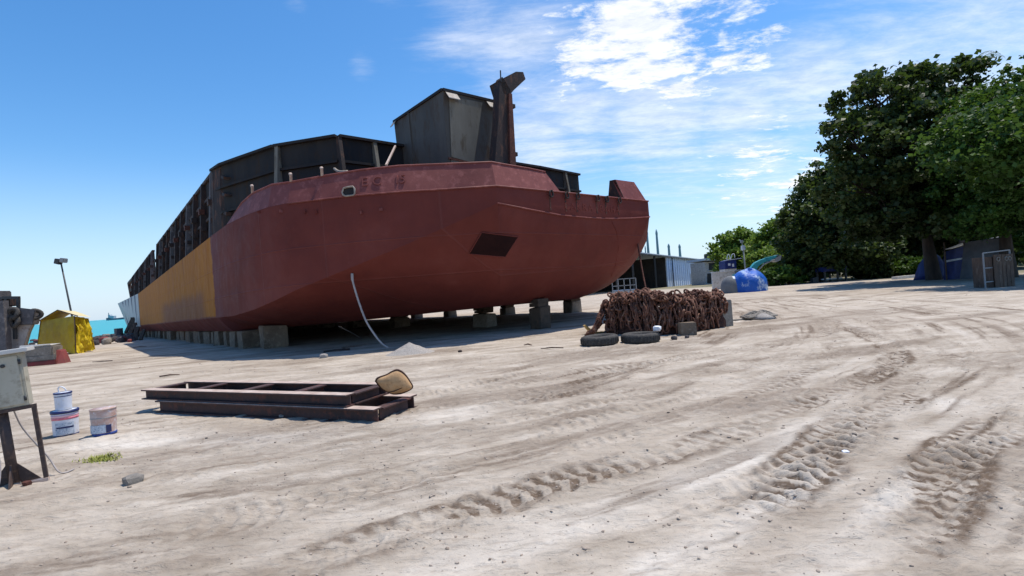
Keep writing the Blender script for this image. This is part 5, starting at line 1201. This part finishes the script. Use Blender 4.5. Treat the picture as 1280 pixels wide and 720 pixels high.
# ------------------------------------------------------------------ trees
def leaves(centres, radii, per, size, rs, droop=.0):
    """leaf quads scattered in clumps; returns verts, faces, tone"""
    Cn = np.repeat(np.array(centres), per, axis=0); rd = np.repeat(np.array(radii), per)[:, None]
    n = len(Cn); off = rs.standard_normal((n, 3))*rd*.55*np.array([1, 1, .6]); Pn = Cn+off
    nrm = rs.standard_normal((n, 3))*.75+np.array([0, 0, .8]); nrm /= np.linalg.norm(nrm, axis=1)[:, None]
    t = rs.standard_normal((n, 3)); t -= nrm*(t*nrm).sum(1)[:, None]; t /= np.linalg.norm(t, axis=1)[:, None]; b = np.cross(nrm, t)
    s = size*rs.uniform(.6, 1.3, n)[:, None]; t = t*s; b = b*s*.42
    V = np.stack([Pn-t*.5, Pn+b-t*.02+nrm*s*.08, Pn+t*.55-nrm*s*.10, Pn-b-t*.02+nrm*s*.08], 1).reshape(-1, 3)
    Fq = np.arange(4*n).reshape(-1, 4)
    ct = np.repeat(rs.uniform(0, 1, len(centres))**1.6, per); tone = np.clip(ct*.75+rs.uniform(0, .45, n), 0, 1)
    return V, Fq, np.repeat(tone, 4)
def tree(name, lab, base, lobes, trunk_r, fork, n_cl, per, lsize, lm, seed, grp=None, trunk_lean=(0, 0), clr=1.0, low=None):
    rs = np.random.default_rng(seed); rr = random.Random(seed); e = empty(name, base, 0, lab, 'tree', grp)
    vol = np.array([l[3]*l[4]*l[5] for l in lobes])**.67; vol /= vol.sum(); cs, rd = [], []
    for l, w in zip(lobes, vol):
        k = int(n_cl*w)
        d = rs.standard_normal((k, 3)); d /= np.linalg.norm(d, axis=1)[:, None]; rad = rs.uniform(.42, 1.06, k)**.5
        bump = 1+.22*np.sin(d[:, 0]*5+seed)*np.cos(d[:, 1]*4+d[:, 2]*5)
        c = np.array(l[:3])+d*(rad*bump)[:, None]*np.array(l[3:6]); cs.append(c); rd.append(rs.uniform(.45, 1.0, k)*clr)
    cs = np.vstack(cs); rd = np.concatenate(rd); ok = cs[:, 2] > (low if low else 1.2); cs, rd = cs[ok], rd[ok]
    V, Fq, tn = leaves(cs, rd, per, lsize, rs); npmesh('crown', V, Fq, lm, e, attrs={'tone': tn})
    m = MB(); top = Vector((trunk_lean[0], trunk_lean[1], fork)); mid = top*.5+Vector((rr.uniform(-.2, .2), rr.uniform(-.2, .2), 0))
    m.tube(spline([(0, 0, -.3), tuple(mid), tuple(top)], 5), [trunk_r*(1.35-.7*i/9) for i in range(10)], 10)
    m.build('trunk', M_BARK, e, True)
    m = MB()
    for l in lobes:
        c = Vector(l[:3]); a = top*.92; md = (a+c)/2+Vector((rr.uniform(-.5, .5), rr.uniform(-.5, .5), rr.uniform(-.3, .8))); r0 = trunk_r*.5
        m.tube(spline([tuple(a), tuple(md), tuple(c)], 5), [r0*(1-.07*i) for i in range(10)], 7)
        for q in range(9):
            u = Vector([rr.gauss(0, 1) for _ in range(3)]).normalized(); t_ = c+Vector((u.x*l[3], u.y*l[4], abs(u.z)*l[5]*.8))*.85; s0 = along(md, c, rr.uniform(.2, 1)); mm = (s0+t_)/2+Vector((0, 0, rr.uniform(-.4, .4)))
            m.tube(spline([tuple(s0), tuple(mm), tuple(t_)], 3), [r0*.35*(1-.13*i) for i in range(6)], 5)
    m.build('limbs', M_BARK, e, True); return e
def lob(base, px, py, d, r, rz=None):
    """a crown lobe centred on an image point, at distance d, radius in metres"""
    c = D(px, py, d)-base; return (c.x, c.y, c.z, r, r, rz or r*.8)
B1 = onground(D(1168, 350, 40))
L1_ = [lob(B1, 1182, 104, 40, 2.4, 2.3), lob(B1, 1138, 118, 40, 3.0, 2.3), lob(B1, 1098, 118, 40, 2.0, 1.6), lob(B1, 1090, 130, 39, 2.9, 1.9), lob(B1, 1068, 172, 39, 2.3, 1.9), lob(B1, 1120, 190, 38, 4.2, 3.4), lob(B1, 1175, 185, 38, 4.4, 4.2), lob(B1, 1075, 235, 39, 3.0, 2.6), lob(B1, 1105, 268, 38, 3.0, 2.0), lob(B1, 1160, 255, 38, 4.2, 3.4), lob(B1, 1210, 210, 40, 4.4, 4.5), lob(B1, 1120, 230, 43, 4.5, 4), lob(B1, 1200, 265, 40, 4, 2.6), lob(B1, 1090, 285, 40, 2.4, 1.1)]
tree('broadleaf_tree', 'tallest dark broad tree with large leaves at the right, palm fronds above it', B1, L1_,   .42, 4.6, 800, 75, .36, M_LEAFD, 11, 'big trees at the right', (-.4, 0), .85, 3.3)
B2 = onground(D(1262, 350, 35))
L2_ = [lob(B2, 1270, 118, 34, 2.6, 1.9), lob(B2, 1228, 143, 34, 2.1, 1.8), lob(B2, 1235, 185, 33, 3.3, 2.6), lob(B2, 1296, 165, 34, 3.4, 2.8), lob(B2, 1270, 220, 32, 3.4, 3), lob(B2, 1225, 240, 34, 2.8, 2.4), lob(B2, 1300, 240, 33, 4, 3), lob(B2, 1262, 270, 32, 3.0, 1.6), lob(B2, 1340, 180, 35, 4, 3.4), lob(B2, 1262, 178, 26, 2.6, 1.5), lob(B2, 1218, 180, 28, 2.3, 1.5), lob(B2, 1305, 195, 25, 2.5, 1.6), lob(B2, 1290, 150, 27.6, 2.6, 1.8), lob(B2, 1335, 170, 27.2, 3.0, 2.2), lob(B2, 1330, 195, 29.5, 2.8, 2.2), lob(B2, 1400, 190, 29, 4, 3), lob(B2, 1262, 240, 29.5, 2.2, 1.6)]  # nearest and off-screen lobes added so the crown shades the timber bin
tree('broadleaf_tree', 'dense greener rounded tree at the right edge, in front of the tallest one', B2, L2_, .38, 4.0, 1250, 75, .26, M_LEAFG, 12, 'big trees at the right', (0, 0), .8, 3.0)
B3 = onground(D(1028, 350, 58))
L3_ = [lob(B3, 1020, 245, 58, 2.6, 2.2), lob(B3, 1000, 275, 58, 2.2, 1.8), lob(B3, 1040, 225, 58, 2.4, 2.2), lob(B3, 1045, 270, 56, 3.6, 3.2), lob(B3, 1010, 305, 57, 3.2, 2.3), lob(B3, 1060, 310, 56, 4, 2.6), lob(B3, 1035, 325, 56, 3, 1.6)]
tree('broadleaf_tree', 'medium dark tree left of the tallest tree, with sky showing through its edge', B3, L3_, .3, 3.2, 480, 60, .42, M_LEAFD, 13, 'trees behind the yard', (0, 0), 1.0, 1.0)
B4 = onground(D(972, 350, 72))
L4_ = [lob(B4, 975, 292, 72, 2.4, 2.0), lob(B4, 960, 305, 72, 2.2, 1.6), lob(B4, 985, 310, 71, 2.8, 2.2), lob(B4, 965, 325, 70, 3.2, 1.8), lob(B4, 995, 330, 70, 3, 1.8)]
tree('broadleaf_tree', 'yellowish green rounded tree behind the raised excavator arm', B4, L4_, .25, 2.6, 330, 60, .42, M_LEAFL, 14, 'trees behind the yard', (0, 0), 1.0, .6)
B5 = onground(D(925, 348, 84))
L5_ = [lob(B5, 925, 302, 84, 2.6, 2.2), lob(B5, 908, 312, 84, 1.9, 1.6), lob(B5, 940, 308, 84, 2.4, 2.0), lob(B5, 920, 325, 83, 3.4, 2.2), lob(B5, 945, 328, 83, 2.8, 2)]
tree('broadleaf_tree', 'light green tree farthest left, behind the lamp post and shed end', B5, L5_, .25, 2.8, 330, 60, .45, M_LEAFL, 15, 'trees behind the yard', (0, 0), 1.0, .6)
for k, (px, d, tw, lm, lab) in enumerate(((1085, 62, 4.6, M_LEAFD, 'dark tree deep in the shade behind the tallest tree, on its left'), (1150, 66, 5, M_LEAFD, 'dark tree filling the gap behind the trunk of the tallest tree'), (1230, 60, 5, M_LEAFD, 'dark tree behind the canvas shelter'), (1310, 52, 5, M_LEAFG, 'green tree closing the view at the right frame edge'))):
    Bk = onground(D(px, 348, d)); rq = random.Random(k)
    Lk = [(rq.uniform(-3, 3), rq.uniform(-2, 2), rq.uniform(2.2, 8.5), tw*rq.uniform(.5, .75), tw*.6, tw*.5) for _ in range(7)]
    tree('broadleaf_tree', lab, Bk, Lk, .3, 3, 380, 55, .5, lm, 30+k, 'trees behind the yard', (0, 0), 1.1, .5)
# shrub bank
for k, (px, py, d, r, lm) in enumerate(((968, 345, 56, 1.5, M_LEAFG), (985, 344, 57, 1.6, M_LEAFL), (1004, 345, 60, 1.7, M_LEAFG), (1076, 345, 58, 1.5, M_LEAFD), (1100, 344, 55, 1.3, M_LEAFD), (1125, 340, 56, 1.6, M_LEAFG), (1145, 338, 54, 1.4, M_LEAFG), (954, 346, 60, 1.2, M_LEAFD))):
    rs = np.random.default_rng(k+60); b_ = onground(D(px, py, d)); e = empty('shrub', b_, 0, ['low dark green shrub right of the blue tarpaulin heap', 'bright leafy shrub below the excavator bucket', 'shrub at the foot of the medium tree', 'dark shrub right of the low table', 'small dark shrub midway between the table and the navy bundle', 'green shrub just left of the kerb', 'green shrub directly behind the kerb', 'small dark shrub behind the blue tarpaulin heap'][k], 'shrub', 'shrubs below the trees')
    nC = 60; dd = rs.standard_normal((nC, 3)); dd /= np.linalg.norm(dd, axis=1)[:, None]; cs = dd*rs.uniform(.4, 1, (nC, 1))*np.array([r*1.1, r, r*.75])+(0, 0, r*.6); cs = cs[cs[:, 2] > .1]
    V, Fq, tn = leaves(cs, np.full(len(cs), .4), 34, .34, rs); npmesh('foliage', V, Fq, lm, e, attrs={'tone': tn}); m = MB()
    for q in range(6): a = q; m.tube([(0, 0, -.1), (.3*math.cos(a), .3*math.sin(a), .5), (.7*r*math.cos(a), .7*r*math.sin(a), r)], [.06, .045, .02], 5)
    m.build('stems', M_BARK, e, True)
# far wood behind the yard closing the land horizon
rs = np.random.default_rng(90); cs = []
for i in range(420):
    a = rs.uniform(R(24), R(75)); d = rs.uniform(92, 120); cs.append((d*math.sin(a), d*math.cos(a)*1.0, rs.uniform(.5, 6.0+2*math.sin(a*23))))
V, Fq, tn = leaves(cs, np.full(len(cs), 2.4), 60, .9, rs); tag(npmesh('far_wood', V, Fq, M_LEAFD, attrs={'tone': tn}), 'far dark wood closing the view behind the yard trees', 'wood', None, 'stuff')
# palm
Bp = onground(D(1204, 350, 52)); tpv = D(1213, 88, 52)-Bp; e = empty('palm_tree', Bp, 0, 'palm whose frond tips stick up above the tallest dark tree', 'palm', None)
MB().tube(spline([(0, 0, -.2), (tpv.x*.3, .1, tpv.z*.5), tuple(tpv)], 8), [.24-.006*i for i in range(16)], 10).build('trunk', M_BARK, e, True)
for k in range(15):
    a = k*2.399; el = R(random.uniform(25, 75)); L = random.uniform(2.4, 3.3); Vf, Ff = [], []; pts_ = []
    if k == 0: a, el, L = R(80), R(80), 3.2
    for i in range(15):
        t = i/14; ang = el-t*t*R(95); 
        pts_.append((pts_[-1]+Vector((math.cos(a)*math.cos(ang), math.sin(a)*math.cos(ang), math.sin(ang)))*(L/14)) if pts_ else Vector(tpv))
    sd_ = Vector((-math.sin(a), math.cos(a), 0))
    for i in range(1, 15):
        for s2 in (-1, 1):
            for h2 in (0, .5):
                p = along(pts_[i-1], pts_[i], h2); ll = .75*math.sin(math.pi*(i/15)*.85+.25); tip = p+sd_*s2*ll*.8+Vector((0, 0, -.35*ll))+(pts_[i]-pts_[i-1])*1.6; b_ = len(Vf); w = (pts_[i]-pts_[i-1])*.25
                Vf += [tuple(p), tuple(p+w), tuple(tip)]; Ff.append((b_, b_+1, b_+2))
    fr = npmesh('frond', np.array(Vf), np.array(Ff), M_LEAFG, e, attrs={'tone': np.full(len(Vf), .6)})
    MB().tube(pts_, [.035-.002*i for i in range(15)], 5).build('midrib', M_LEAFG, fr, True)
bpy.context.view_layer.update()
